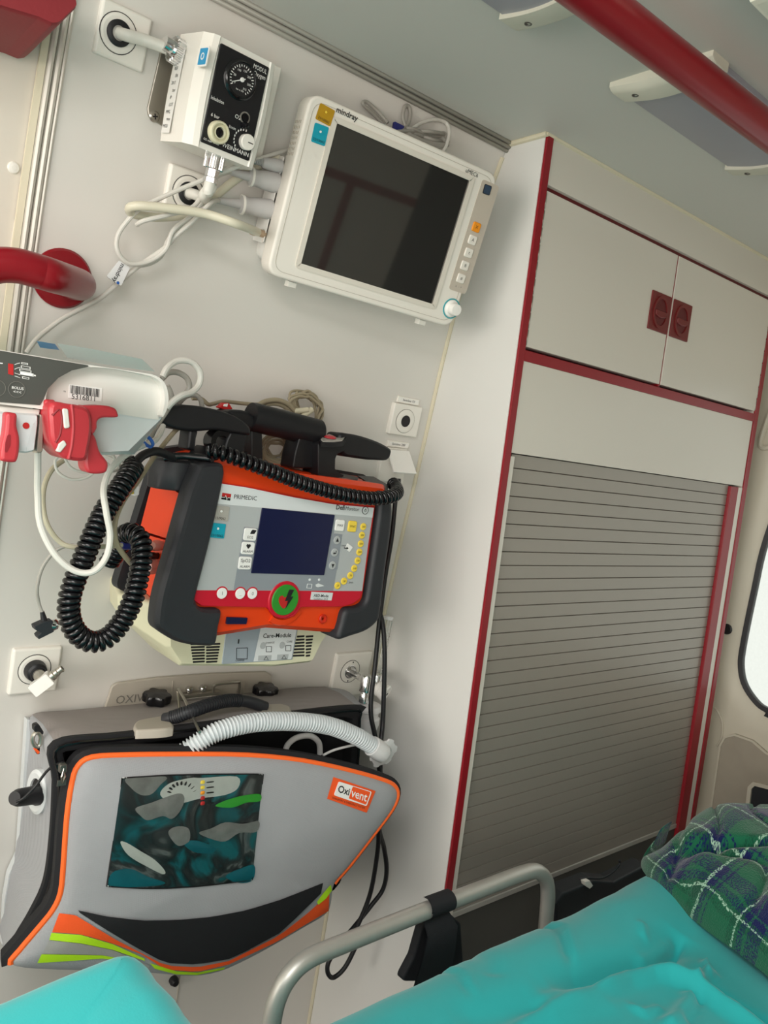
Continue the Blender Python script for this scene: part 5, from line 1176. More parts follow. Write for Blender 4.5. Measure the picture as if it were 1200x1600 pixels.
def surf(a, b):
    """height of the bulged flap at local (a, b)"""
    th = math.atan2(b - ccy, a - ccx); best = 1e9; d = (math.cos(th), math.sin(th))
    for (x0, y0), (x1, y1) in zip(FO, FO[1:] + FO[:1]):
        ex, ey = x1 - x0, y1 - y0; den = d[0] * ey - d[1] * ex
        if abs(den) < 1e-12: continue
        t = ((x0 - ccx) * ey - (y0 - ccy) * ex) / den; s_ = ((x0 - ccx) * d[1] - (y0 - ccy) * d[0]) / den
        if t > 0 and -1e-6 <= s_ <= 1 + 1e-6: best = min(best, t)
    t = math.hypot(a - ccx, b - ccy) / best
    P_ = prof[1:]
    if t >= P_[0][0]: return P_[0][1]
    for (t0, h0), (t1, h1) in zip(P_, P_[1:]):
        if t >= t1: return h0 + (h1 - h0) * (t0 - t) / max(1e-9, t0 - t1)
    return P_[-1][1]
def onflap(x, y, lift=.0008):
    h = .012
    for _ in range(6):
        a, b = FF.px(x, y, h); h = surf(a, b) + lift
    return FF.P(a, b, h)
def patch(mb, quad, m, lift=.0008, nx=14, ny=10):
    """cloth patch draped on the flap; quad of picture corners tl,tr,br,bl (rows may be curves)"""
    top, bot = quad; vs = []; n1 = len(top)
    def samp(L, t): 
        f = t * (len(L) - 1); i = min(int(f), len(L) - 2); g = f - i; return (L[i][0] + (L[i + 1][0] - L[i][0]) * g, L[i][1] + (L[i + 1][1] - L[i][1]) * g)
    for j in range(ny + 1):
        for i in range(nx + 1):
            p, q = samp(top, i / nx), samp(bot, i / nx); g = j / ny; vs.append(onflap(p[0] + (q[0] - p[0]) * g, p[1] + (q[1] - p[1]) * g, lift))
    mb.add(vs, [(j * (nx + 1) + i, (j + 1) * (nx + 1) + i, (j + 1) * (nx + 1) + i + 1, j * (nx + 1) + i + 1) for j in range(ny) for i in range(nx)], m)
def curve_px(L, n=6): return cat2(L, n, False)
# black zip tape behind the piping, then the orange piping itself
ring3 = [FF.P(a, b, -.002) for a, b in FO]
FOc = FO if area2(FO) > 0 else FO[::-1]
def off_open(dd, h):   # the outline moved outwards, only as far as the zip runs
    L = inset(FOc, dd); L = L if FOc is FO else L[::-1]
    return [FF.P(a, b, h) for a, b in L[:N_PIPE]]
m = MB(); m.rings([off_open(-.0075, -.020), off_open(-.0085, -.003), off_open(-.002, .001), off_open(.004, -.018)], 'black_fabric', closed=False, loop=True); m.build('zip_tape', bag)
m = MB(); m.tube([FF.P(a, b, .0015) for a, b in FO[:N_PIPE]], .0034, 'orange_piping', n=10); pi_ = m.build('piping', bag); pi_['label'] = 'bright orange piping'
# clear window with what shows through it, stitched seam
wt, wb = [cg(347, 392), cg(480, 384), cg(620, 381), cg(748, 381)], [cg(303, 700), (cg(430, 706)), cg(560, 700), cg(716, 682)]
m = MB(); patch(m, (wt, wb), M['bag_contents'], .0006, 40, 30); inner = m
def blob(mb, L, k, lift, j_=0): 
    rb = random.Random(int(L[0][0] * 7 + L[0][1])); L2 = cat2([cg(x + rb.uniform(-j_, j_), y + rb.uniform(-j_, j_)) for x, y in L], 4); c = (sum(p[0] for p in L2) / len(L2), sum(p[1] for p in L2) / len(L2))
    vs = [onflap(c[0] + (p[0] - c[0]) * t, c[1] + (p[1] - c[1]) * t, lift + .0012 * (1 - t)) for t in (1, .5) for p in L2] + [onflap(*c, lift + .0012)]; n = len(L2)
    mb.add(vs, [(i, (i + 1) % n, n + (i + 1) % n, n + i) for i in range(n)] + [(n + i, n + (i + 1) % n, 2 * n) for i in range(n)], k)
inner.build('window_backing', bag)
m = MB()
blob(m, [(360, 392), (470, 388), (455, 412), (430, 438), (400, 440), (372, 420)], 'foil', .0012)
blob(m, [(455, 440), (480, 408), (540, 392), (575, 392), (672, 388), (676, 420), (640, 440), (570, 450), (500, 465)], 'panel_light2', .0010)
blob(m, [(385, 478), (430, 462), (505, 436), (524, 450), (512, 485), (488, 508), (462, 500), (420, 512), (400, 500)], 'foil', .0020)
blob(m, [(565, 548), (600, 535), (640, 518), (690, 522), (735, 515), (728, 545), (680, 548), (640, 572), (600, 565)], 'foil', .0026)
blob(m, [(478, 545), (500, 530), (535, 535), (538, 570), (510, 585), (490, 570)], 'foil', .0024)
blob(m, [(342, 575), (360, 576), (400, 600), (440, 625), (468, 655), (462, 665), (420, 645), (365, 612)], 'panel_light2', .0024)
blob(m, [(612, 472), (640, 456), (690, 442), (738, 438), (738, 458), (700, 462), (660, 476)], 'green', .0026)
blob(m, [(640, 672), (680, 650), (722, 640), (718, 682), (680, 690)], 'bag_teal', .0014)
blob(m, [(320, 660), (370, 650), (420, 672), (470, 690), (420, 700), (316, 698)], 'bag_teal', .0014)
blob(m, [(520, 575), (560, 570), (610, 590), (600, 605), (550, 602)], 'bag_teal', .0022)
for i in range(9):
    th = .35 + i * .32; blob(m, [(515 + 42 * math.cos(th), 440 - 36 * math.sin(th)), (520 + 42 * math.cos(th), 437 - 36 * math.sin(th)), (520 + 34 * math.cos(th), 440 - 29 * math.sin(th)), (515 + 34 * math.cos(th), 441 - 29 * math.sin(th))], 'black_print', .0022)
for i, k in enumerate(('yellow', 'yellow', 'amber', 'red_print', 'red_print')):
    y = 400 + i * 15; blob(m, [(571, y), (581, y - 1), (580, y + 8), (570, y + 9)], k, .0024); blob(m, [(588, y + 3), (606, y + 1), (606, y + 4), (588, y + 6)], 'black_print', .0024)
m.build('contents', bag)
m = MB(); patch(m, (wt, wb), 'window_film', .0056); m.build('window_film', bag)
m = MB(); loop = [onflap(x, y, .0012) for x, y in curve_px(wt, 5) + curve_px(wb[::-1], 5)]; rs_ = resample(loop + [loop[0]], .0042)
for p, q in zip(rs_, rs_[1:]): m.tube([p, p.lerp(q, .62)], .00055, 'white_print', n=5)
m.tube(loop, .0009, 'black_print', n=5, closed=True); m.build('window_stitching', bag)
# logo patch
q = [(521, 1214), (587, 1236), (573, 1270), (511, 1248)]
m = MB(); patch(m, (q[:2], [q[3], q[2]]), 'orange_fabric', .0012, 8, 6)
p0, p1, p3 = onflap(*cg(958, 398), .0018), onflap(*cg(1066, 432), .0018), onflap(*cg(935, 450), .0018)
lf = Frame(p0, p1 - p0, p0 - p3); o = lf.pts([cg(x, y) for x, y in ((962, 401), (1055, 430), (1040, 472), (948, 440))]); lf = lf.at(0, 0, .0012)
m.prism(lf, rpoly(lf.pts([cg(x, y) for x, y in ((963, 402), (1056, 431), (1041, 472), (949, 441))]), .0025), -.001, .0004, 'white_print')
m.prism(lf, rpoly(lf.pts([cg(x, y) for x, y in ((1002, 416), (1052, 432), (1039, 468), (990, 450))]), .0018), 0, .0007, 'orange_fabric')
tpx(m, lf, 'Oxi', cg(961, 423), cg(993, 433), 'black_print', .0010, bold=.015); tpx(m, lf, 'vent', cg(998, 434), cg(1043, 449), 'white_print', .0012, bold=.015)
tpx(m, lf, 'TRANSPORT & EMERGENCY SYSTEM', cg(943, 448), cg(1036, 478), 'black_print', .0009); m.build('logo_patch', bag)
# black pocket and hi-vis stripes under it
pt = [cg(x, y) for x, y in ((222, 768), (300, 785), (400, 797), (500, 796), (600, 787), (700, 768), (800, 737), (918, 690))]
pbm = [cg(x, y) for x, y in ((228, 776), (300, 822), (380, 870), (470, 918), (560, 922), (660, 905), (800, 830), (912, 720))]
m = MB(); patch(m, (pt, pbm), 'black_fabric', .0030, 20, 8); m.build('pocket', bag)
m = MB(); patch(m, ([cg(x, y) for x, y in ((168, 776), (215, 782), (224, 788), (330, 852), (470, 925), (560, 930), (650, 912), (790, 842), (870, 780), (936, 720))], [cg(x, y) for x, y in ((148, 830), (230, 836), (320, 862), (400, 892), (470, 936), (560, 943), (650, 922), (790, 856), (872, 806), (934, 770))]), 'orange_fabric', .0014, 30, 4); m.build('orange_stripe', bag)
m = MB(); patch(m, ([cg(x, y) for x, y in ((146, 832), (230, 838), (320, 864), (410, 905))], [cg(x, y) for x, y in ((140, 852), (230, 862), (320, 880), (412, 912))]), 'lime', .0016, 12, 3); m.build('lime_stripe', bag)
m = MB(); patch(m, ([cg(x, y) for x, y in ((118, 893), (200, 894), (290, 896), (360, 908))], [cg(x, y) for x, y in ((106, 918), (200, 912), (290, 905), (362, 912))]), 'lime', .0016, 12, 3); m.build('lime_stripe', bag)
m = MB(); patch(m, ([cg(x, y) for x, y in ((425, 918), (500, 941), (560, 945), (640, 930))], [cg(x, y) for x, y in ((440, 934), (500, 950), (560, 952), (636, 936))]), 'lime', .0018, 12, 2); m.build('lime_stripe', bag)
m = MB(); patch(m, ([cg(x, y) for x, y in ((900, 745), (918, 720), (940, 695))], [cg(x, y) for x, y in ((905, 752), (926, 735), (943, 712))]), 'lime', .0020, 6, 2); m.build('lime_stripe', bag)
m = MB(); patch(m, ([cg(x, y) for x, y in ((140, 853), (230, 863), (320, 881), (425, 925))], [cg(x, y) for x, y in ((120, 892), (200, 893), (290, 895), (425, 936))]), 'hivis_grey', .0012, 12, 3); m.build('reflective_stripe', bag)
m = MB(); bpf = [oW(x, y, .003) for x, y in ((38, 1119), (47, 1121), (42, 1200), (36, 1300), (30, 1345), (14, 1375), (9, 1420), (8, 1470), (0, 1470), (3, 1400), (10, 1360), (24, 1330), (31, 1230))]
bpf = [V((p.x, p.y - .012, p.z)) for p in bpf]; m.add(bpf + [p + V((0, .012, 0)) for p in bpf], [tuple(range(13)), tuple(range(25, 12, -1))] + [(i, i + 13, (i + 1) % 13 + 13, (i + 1) % 13) for i in range(13)], 'pump_inner'); m.build('back_plate', bag)
# carry handle on the top face
def ot(x, y, z): return oZ(x, y, z)
tp0, tp1, tpb = rimF.P(*rimF.px(120, 1155)), rimF.P(*rimF.px(540, 1106)), atw((300, 1094))
TF = Frame(tp0, tp1 - tp0, tpb - tp0)
def tq(x, y, h): c = TF.px(x, y, h); return TF.P(c[0], c[1], h)
m = MB(); hp = cat([tq(*ch(440, 315), .006), tq(*ch(500, 300), .011), tq(*ch(600, 265), .019), tq(*ch(720, 225), .024), tq(*ch(820, 205), .024), tq(*ch(930, 212), .018), tq(*ch(1030, 245), .008)], 8); m.tube(hp, .0082, 'rubber', n=14)
for i in range(6, len(hp) - 12):
    p = hp[i]; t = (hp[i + 1] - hp[i - 1]).normalized(); m.ring(axis_frame(p, t), .0080, .0092, -.0009, .0009, 'rubber', 14)
hd = m.build('handle', bag)
for L in (((258, 345), (268, 322), (300, 305), (430, 283), (452, 295), (490, 350), (300, 366), (268, 362)), ((1008, 265), (1035, 215), (1100, 210), (1165, 225), (1182, 245), (1172, 268), (1100, 278))):
    P2_ = cat2(TF.pts([ch(x, y) for x, y in L], .008), 4); m = MB(); m.prism(TF, P2_, -.005, .006, 'cover_grey', bev=.003); m.build('handle_end', bag)
# left end: grommet ring, plug with elastic, carabiner
gp = oY(*ci(205, 545), .945); gf = Frame(gp, (.45, -1, 0), (0, 0, 1)); gf = Frame(gp, V((.25, -.97, 0)), (0, 0, 1))
m = MB(); R = []; 
for r_, h_ in ((.013, -.004), (.0235, -.004), (.0235, .002), (.020, .004), (.0145, .003)): R.append([gf.P(r_ * .86 * math.cos(2 * PI * i / 40), r_ * math.sin(2 * PI * i / 40) * 1.15, h_) for i in range(40)])
m.rings(R, 'pump_inner', loop=True); m.build('grommet', bag)
m = MB(); m.sheet(gf, circ(0, 0, .0125, 32, .0165), .0005, 'black_print'); m.build('port', bag)
a, b_ = oY(*ci(215, 560), .94), oY(*ci(78, 582), .915); kf = axis_frame(a, b_ - a); L = (b_ - a).length
m = MB(); m.lathe(kf, [(.0125, -.006), (.0125, L * .12), (.0108, L * .2), (.0100, L * .85), (.0078, L)], 'black', 22); m.build('plug', bag)
m = MB(); m.tube(cat([oY(*ci(90, 600), .91), oY(*ci(130, 580), .905), oY(*ci(190, 520), .905), oY(*ci(250, 440), .90), (oY(*ci(300, 400), .89)), oY(*ci(345, 388), .87)], 8), .0016, 'black', n=8); m.build('elastic', bag)
m = MB(); m.tube(cat([oY(*ci(198, 225), .925), oY(*ci(182, 240), .925), oY(*ci(178, 270), .925), oY(*ci(195, 300), .925), oY(*ci(215, 290), .925), oY(*ci(222, 250), .925), oY(*ci(212, 228), .925)], 6, True), .0026, 'steel', n=8, closed=True); cbn = m.build('snap_hook', bag)
m = MB(); sfm = FY(.927); m.prism(sfm, rpoly(sfm.pts([ci(x, y) for x, y in ((178, 180), (205, 172), (232, 215), (230, 232), (196, 225), (180, 210))]), .003), -.004, .004, 'black', bev=.001); m.prism(sfm, rpoly(sfm.pts([ci(x, y) for x, y in ((196, 295), (215, 290), (212, 340), (196, 338))]), .001), -.003, .002, 'black_fabric'); m.prism(sfm, rpoly(sfm.pts([ci(x, y) for x, y in ((180, 312), (192, 305), (212, 325), (200, 336))]), .001), -.001, .004, 'orange_fabric'); m.build('strap', cbn)
def puller(x, y, s_=1.0, Y=.866):
    f = FY(Y); c = f.px(x, y); q = f.at(*c); m = MB(); m.prism(q, rrect(0, .004 * s_, .008 * s_, .010 * s_, .002), -.002, .004, 'steel_dark', bev=.001); m.tube([q.P(0, .004, .004), q.P(-.002 * s_, -.004 * s_, .005), q.P(0, -.012 * s_, .004), q.P(.002 * s_, -.004 * s_, .005)], .0011, 'steel', n=6, closed=True); m.box(q, -.005 * s_, .005 * s_, -.016 * s_, -.009 * s_, .001, .003, 'steel_dark', bev=.0006); m.build('zip_puller', bag)
puller(97, 1205); puller(*cg(916, 722), 1.1, .80)
# corrugated breathing hose
chs = thing('breathing_hose', 'translucent corrugated breathing hose arching out of the open bag', 'hose', oY(480, 1135, .875))
pa_ = cat([oY(285, 1178, .868), oY(310, 1160, .862), oY(340, 1143, .858), oY(390, 1130, .855), oY(450, 1127, .853), oY(510, 1133, .85), oY(556, 1150, .845), oY(585, 1168, .842)], 14)
P_ = resample(pa_, .0009); rr = [.0108 + .0021 * math.cos(2 * PI * i * .0009 / .0046) for i in range(len(P_))]
m = MB(); m.tube(P_, rr, 'clear_hose', n=24); m.build('corrugated_tube', chs, sharp=180)
d = (pa_[-1] - pa_[-6]).normalized(); kf = axis_frame(pa_[-1], d); m = MB(); m.lathe(kf, [(.0145, -.006), (.0150, .008), (.0142, .020), (.0130, .022), (.0100, .022), (.0100, .0)], 'clear_soft', 28); m.build('end_cuff', chs)
mk = axis_frame(pa_[-1] + d * .016 + V((.006, .004, -.002)), V((-.05, -.95, -.25))); m = MB(); R = []
for r_, h_ in ((.0125, 0), (.0235, .001), (.024, .004), (.0125, .005)): R.append([mk.P(r_ * (1 - (.13 if r_ > .015 and (i // 4) % 2 else 0)) * math.cos(2 * PI * i / 48), r_ * (1 - (.13 if r_ > .015 and (i // 4) % 2 else 0)) * math.sin(2 * PI * i / 48), h_) for i in range(48)])
m.rings(R, 'clear_soft', loop=True); m.build('flange', chs)
# soft tubing and small parts seen in the open bag
m = MB(); m.tube(cat([oY(505, 1180, .858), oY(525, 1171, .86), oY(560, 1163, .862), oY(585, 1161, .862)], 8), .0018, 'clear_soft', n=8); tag(m.build('thin_tube'), 'thin clear tube lying over the open bag below the corrugated hose', 'tube')
m = MB(); m.tube(cat([oY(445, 1178, .90), oY(450, 1163, .90), oY(465, 1152, .90), oY(485, 1150, .90), oY(498, 1160, .90), oY(500, 1178, .90)], 8), .0042, 'clear_soft', n=12); tag(m.build('mask_tube'), 'curled soft clear tube showing inside the open bag', 'tube')
# flow meter at the lower-right outlet
cj = lambda x, y: (500 + x / 5.7125, 940 + y / 5.7125)
fm = thing('flow_meter', 'chrome oxygen flow meter with clear graduated tube and white knob beside the black cables', 'flow meter', q4.P(.04, -.02, .04))
a = q4.P(0, 0, .0); fy = .935
b_ = oY(*cj(400, 705), fy); m = MB(); kf = axis_frame(a, b_ - a); L = (b_ - a).length; m.lathe(kf, [(.0085, -.002), (.0085, .008), (.0062, .010), (.0042, .012), (.0042, .018), (.0052, .020), (.0052, L)], 'chrome', 20); m.build('probe', fm)
m = MB(); kf = axis_frame(oY(*cj(400, 800), fy), oY(*cj(430, 620), fy) - oY(*cj(400, 800), fy)); m.lathe(kf, [(.006, -.019), (.0072, -.018), (.0072, -.004), (.0062, -.002), (.0095, 0), (.0095, .024), (.0085, .026)], 'chrome', 24); m.build('body', fm)
m = MB(); kf = axis_frame(oY(*cj(505, 700), fy), oY(*cj(610, 150), fy + .004) - oY(*cj(505, 700), fy)); L = (oY(*cj(610, 150), fy + .004) - oY(*cj(505, 700), fy)).length
m.lathe(kf, [(.0085, -.002), (.0085, .008), (.0075, .009)], 'chrome', 20); m.build('tube_socket', fm)
m = MB(); m.lathe(kf, [(.0072, .008), (.0072, L - .003), (.0062, L), (.005, L), (.005, .012)], 'clear', 24); m.lathe(kf, [(.0074, L - .002), (.0078, L), (.0078, L + .003), (.006, L + .004)], 'clear_soft', 24)
for i in range(14): m.box(Frame(kf.P(0, 0, .012 + i * (L - .03) / 14), V((1, 0, 0)), (0, 0, 1)), -.0015, .0025 if i % 3 else .004, 0, .0005, .0073, .0077, 'grey_print')
m.build('sight_tube', fm)
m = MB(); kf = axis_frame(oY(*cj(470, 740), fy), oY(*cj(590, 820), fy - .022) - oY(*cj(470, 740), fy)); L = (oY(*cj(590, 820), fy - .022) - oY(*cj(470, 740), fy)).length
m.lathe(kf, [(.005, -.008), (.005, L * .3), (.011, L * .32), (.0125, L * .55), (.011, L * .6), (.0125, L * .66), (.0145, L), (.0125, L + .002), (.003, L + .002)], 'white_gloss', 24); m.lathe(kf, [(.0026, L + .0018), (.002, L + .0026)], 'black_print', 12); m.build('knob', fm)
m = MB(); kf = axis_frame(oY(*cj(430, 900), fy), V((0, 0, -1)))
m.lathe(kf, [(.006, -.004), (.0085, .0), (.021, .003), (.022, .012), (.0185, .014), (.0185, .022), (.0215, .024), (.0215, .034), (.017, .048), (.0155, .066)], 'clear_soft', 28); m.build('humidifier_cup', fm)
# black cables down the right of the defibrillator
def kp(L): return [oY(x, y, Y) for x, y, Y in L]
cq_ = cable('power_cable', kp([(619, 768, .945), (617, 790, .94), (612, 840, .935), (602, 900, .925), (593, 970, .915), (586, 1040, .905), (580, 1090, .90), (580, 1120, .895), (585, 1145, .89), (590, 1175, .885), (594, 1230, .88), (592, 1290, .885), (590, 1330, .89), (580, 1390, .90), (566, 1430, .905), (550, 1462, .91), (535, 1478, .915), (520, 1492, .92), (512, 1508, .92), (513, 1522, .92), (522, 1527, .92), (540, 1510, .915), (560, 1470, .91)]), .0037, 'black', 'black cable hanging from the flap socket down past the grey bag to a bottom loop', n=12)
m = MB(); kf = axis_frame(oY(618, 752, .945), oY(617, 790, .94) - oY(618, 752, .945)); m.lathe(kf, [(.0085, -.004), (.0085, .004), (.006, .005), (.0075, .008), (.0075, .010), (.0055, .012), (.0068, .015), (.0068, .017), (.004, .022)], 'black', 18); pl2 = m.build('plug', cq_)
cable('power_cable', kp([(535, 930, .958), (560, 932, .952), (580, 938, .938), (590, 950, .925), (598, 975, .91), (601, 1020, .90), (600, 1080, .895), (598, 1130, .89), (595, 1165, .88), (594, 1220, .885), (592, 1290, .89), (600, 1325, .90), (604, 1360, .90), (598, 1390, .905), (580, 1415, .905), (560, 1440, .91), (545, 1458, .91), (530, 1475, .93)]), .0037, 'black', 'black cable curving out from behind the defibrillator and crossing the other black cable', n=12)
# ------------------------------------------------------------------ pale leads around pump and defibrillator
def sp(L): return [oY(*cs(x, y), Y) for x, y, Y in L]
cable('pump_cable', sp([(175, 600, .77), (175, 700, .775), (175, 800, .78), (188, 950, .78), (255, 1085, .775), (345, 1160, .77), (430, 1165, .765), (490, 1100, .765), (510, 1000, .765), (492, 890, .765), (480, 780, .77), (520, 680, .78), (620, 600, .80), (720, 555, .82), (755, 490, .84)]), .0032, 'cable_white', 'thick white cable hanging in a wide loop below the syringe pump')
s = thing('lead_cable', 'cream cable curving from behind the red clamp to a blue connector', 'cable', oY(*cs(280, 1030), .80))
m = MB(); m.tube(cat(sp([(300, 645, .83), (235, 700, .82), (200, 800, .81), (212, 930, .80), (275, 1025, .80), (350, 1052, .80), (470, 1050, .81), (570, 1042, .82)]), 8), .0026, 'cable_cream', n=10); m.build('wire', s)
m = MB(); a = oY(*cs(570, 1042), .82); kf = axis_frame(a, oY(*cs(620, 1040), .825) - a); m.lathe(kf, [(.0035, -.002), (.0052, .002), (.0055, .016), (.003, .018)], 'blue_connector', 16); m.build('plug', s)
cable('lead_cable', sp([(830, 500, .87), (805, 520, .86), (720, 625, .84), (640, 745, .82), (570, 840, .80), (532, 940, .79), (540, 1035, .79), (600, 1120, .80), (640, 1150, .815)]), .0028, 'cable_tan', 'beige cable arching over the coiled cord into the side of the defibrillator')
s = thing('finger_sensor', 'thin grey lead ending in a small black sensor clip above the left outlet', 'sensor', oY(*cs(215, 1420), .84))
m = MB(); m.tube(cat(sp([(365, 1040, .815), (300, 1048, .82), (245, 1080, .825), (195, 1150, .83), (172, 1240, .835), (180, 1310, .84), (196, 1355, .84)]), 8), .0018, 'cable_grey', n=8); m.build('wire', s)
m = MB(); a = oY(*cs(195, 1350), .84); m.tube([a, oY(*cs(205, 1395), .84)], [.0022, .0036], 'black', n=10); sfm = FY(.838); m.prism(sfm, rpoly(sfm.pts([cs(x, y) for x, y in ((155, 1415), (205, 1392), (240, 1388), (245, 1440), (175, 1475), (168, 1460), (185, 1445), (160, 1432))]), .0008), -.008, .004, 'dark_plastic', bev=.001); clp = m.build('clip', s)
m = MB(); c = oY(*cs(255, 1412), .838); m.lathe(axis_frame(c, (.7, -.7, 0)), [(.0055, -.003), (.0062, .0), (.004, .003), (.001, .004)], 'chrome', 16); m.build('sensor_tip', clp)
cable('thin_lead', sp([(275, 625, .80), (255, 655, .80), (270, 705, .80), (330, 738, .80), (400, 730, .80), (440, 700, .80)]), .0014, 'cable_white', 'thin white lead looping under the red clamp, the lower of the two thin loops')
cable('thin_lead', sp([(300, 640, .805), (325, 680, .805), (370, 702, .805), (425, 700, .805), (450, 680, .805)]), .0014, 'cable_white', 'thin white lead looping under the red clamp, the upper of the two thin loops')
# white cables looped up behind the pump's right end
cable('looped_cable', [oY(*cd(x, y), Y) for x, y, Y in ((100, 200, .84), (125, 150, .84), (180, 105, .845), (240, 95, .845), (300, 115, .845), (342, 175, .845), (335, 250, .845), (290, 300, .84), (230, 320, .835), (180, 350, .835), (130, 400, .84))], .0036, 'cable_white', 'white cable standing up in a tall loop behind the right end of the pump')
cable('looped_cable', [oY(*cd(x, y), Y) for x, y, Y in ((95, 215, .86), (140, 175, .86), (200, 175, .86), (255, 210, .86), (272, 270, .86), (240, 320, .86), (200, 345, .86), (150, 380, .86))], .0034, 'cable_grey', 'grey cable in a low loop behind the right end of the pump')
cable('looped_cable', [oY(*cd(x, y), Y) for x, y, Y in ((130, 260, .85), (150, 300, .85), (160, 350, .85), (140, 400, .85), (60, 520, .84), (10, 620, .83))], .0030, 'cable_grey', 'grey cable running down between the pump and the left paddle')
cable('looped_cable', [oY(*cd(x, y), Y) for x, y, Y in ((200, 380, .87), (250, 330, .87), (310, 320, .87), (345, 350, .87), (355, 400, .87))], .0030, 'cable_grey', 'short grey cable loop peeping over the left paddle grip')
cable('looped_cable', [oY(*cd(x, y), Y) for x, y, Y in ((290, 340, .90), (350, 345, .90), (395, 380, .90), (430, 375, .92), (500, 362, .93), (600, 372, .94), (700, 380, .94), (760, 375, .94))], .0026, 'cable_tan', 'beige cable running along the wall above the paddle grip')
for i, (x, y) in enumerate(((500, 612), (515, 640), (545, 652), (480, 655))):
    cable('thin_lead', sp([(x - 30, y - 10, .815), (x, y, .812), (x + 25, y + 18, .81), (x + 40, y + 45, .812), (x + 70, y + 30, .815), (x + 90, y - 20, .82)]), .0015, 'cable_white', 'thin white lead in the tangle between the red clamp and the coiled cord', 'tangled thin white leads')
m = MB(); f_ = FY(.845); m.prism(f_, rpoly(f_.pts([cb_(x, y) for x, y in ((70, 345), (120, 350), (125, 400), (75, 395))]), .002), -.008, .002, 'yellow_connector', bev=.001); m.prism(f_, rpoly(f_.pts([cb_(x, y) for x, y in ((120, 345), (165, 340), (160, 405), (125, 412))]), .002), -.008, .001, 'clear_soft', bev=.001); tag(m.build('tube_connector'), 'small yellow and clear tube connector beside the coiled cord', 'connector')
m = MB(); p = oY(230, 689, .80); m.ring(axis_frame(p, oY(245, 680, .805) - oY(222, 700, .80)), .0065, .0085, -.0015, .0015, 'blue_print', 24); tag(m.build('cable_tie'), 'blue plastic tie around the cables left of the defibrillator', 'tie')
# beige coils behind the carrying handle
ck = thing('cable_coil', 'beige cable coiled in a hank above the carrying handle', 'cable', oY(*cd(1000, 430), .93))
m = MB()
for i in range(9):
    r_ = random.Random(20 + i); j = lambda s_: r_.uniform(-s_, s_)
    m.tube(cat([oY(*cd(x + j(30), y + j(24)), .922 + i * .003) for x, y in ((950, 320), (1010, 312), (1075, 330), (1110, 390), (1112, 460), (1080, 500), (1030, 490), (980, 440), (940, 380))], 6, True), .0018, 'cable_tan', n=8, closed=True)
m.build('loops', ck)
m = MB()
m.tube(cat([oY(*cd(x, y), .915) for x, y in ((700, 440), (710, 395), (760, 362), (840, 352), (910, 378), (960, 430), (1000, 470), (1060, 490))], 8), .0032, 'cable_tan', n=10)
m.tube(cat([oY(*cd(x, y), .92) for x, y in ((715, 440), (740, 400), (800, 375), (870, 385), (930, 430), (970, 480))], 8), .0032, 'cable_tan', n=10); m.build('loops', ck)
m = MB(); m.tube([oY(*cd(960, 495), .912), oY(*cd(1065, 412), .912)], .0042, 'cable_cream', n=12); m.tube([oY(*cd(950, 425), .915), oY(*cd(1040, 415), .91)], .0038, 'cable_cream', n=12); m.tube([oY(*cd(770, 425), .92), oY(*cd(910, 445), .92)], .006, 'cable_grey', n=12); m.build('plug', ck)
ck = thing('cable_coil', 'beige cable coiled in a ring showing under the carrying handle', 'cable', oY(*cd(830, 700), .925))
for i in range(8):
    r_ = random.Random(50 + i); j = lambda s_: r_.uniform(-s_, s_)
    m = m if i else MB(); m.tube(cat([oY(*cd(830 + (112 - i * 7) * math.cos(a_) + j(14), 672 + (100 - i * 8) * math.sin(a_) + j(14)), .916 + i * .002) for a_ in [2 * PI * q / 9 for q in range(9)]], 6, True), .0018, 'cable_tan', n=8, closed=True)
m.build('loops', ck)
m = MB(); f_ = FY(.935); m.prism(f_, rpoly(f_.pts([cd(x, y) for x, y in ((640, 590), (978, 620), (935, 815), (640, 790))]), .002), -.02, 0, 'white_plastic', bev=.002)
m.prism(f_, f_.pts([cd(x, y) for x, y in ((670, 630), (705, 635), (705, 720), (670, 715))]), 0, .002, 'red_print'); m.prism(f_, f_.pts([cd(x, y) for x, y in ((640, 650), (668, 655), (668, 720), (640, 716))]), 0, .002, 'green'); tag(m.build('electrode_pack'), 'white pack with red and green marks standing behind the carrying handle', 'pack')
m = MB(); f_ = FY(.90); m.prism(f_, rpoly(f_.pts([cd(x, y) for x, y in ((465, 400), (500, 370), (530, 372), (555, 410), (510, 418))]), .001), -.01, 0, 'red_print', bev=.001); m.prism(f_, f_.pts([cd(x, y) for x, y in ((495, 378), (520, 375), (515, 395), (490, 392))]), 0, .001, 'white_print'); tag(m.build('package'), 'small red and white packet behind the left paddle', 'packet')
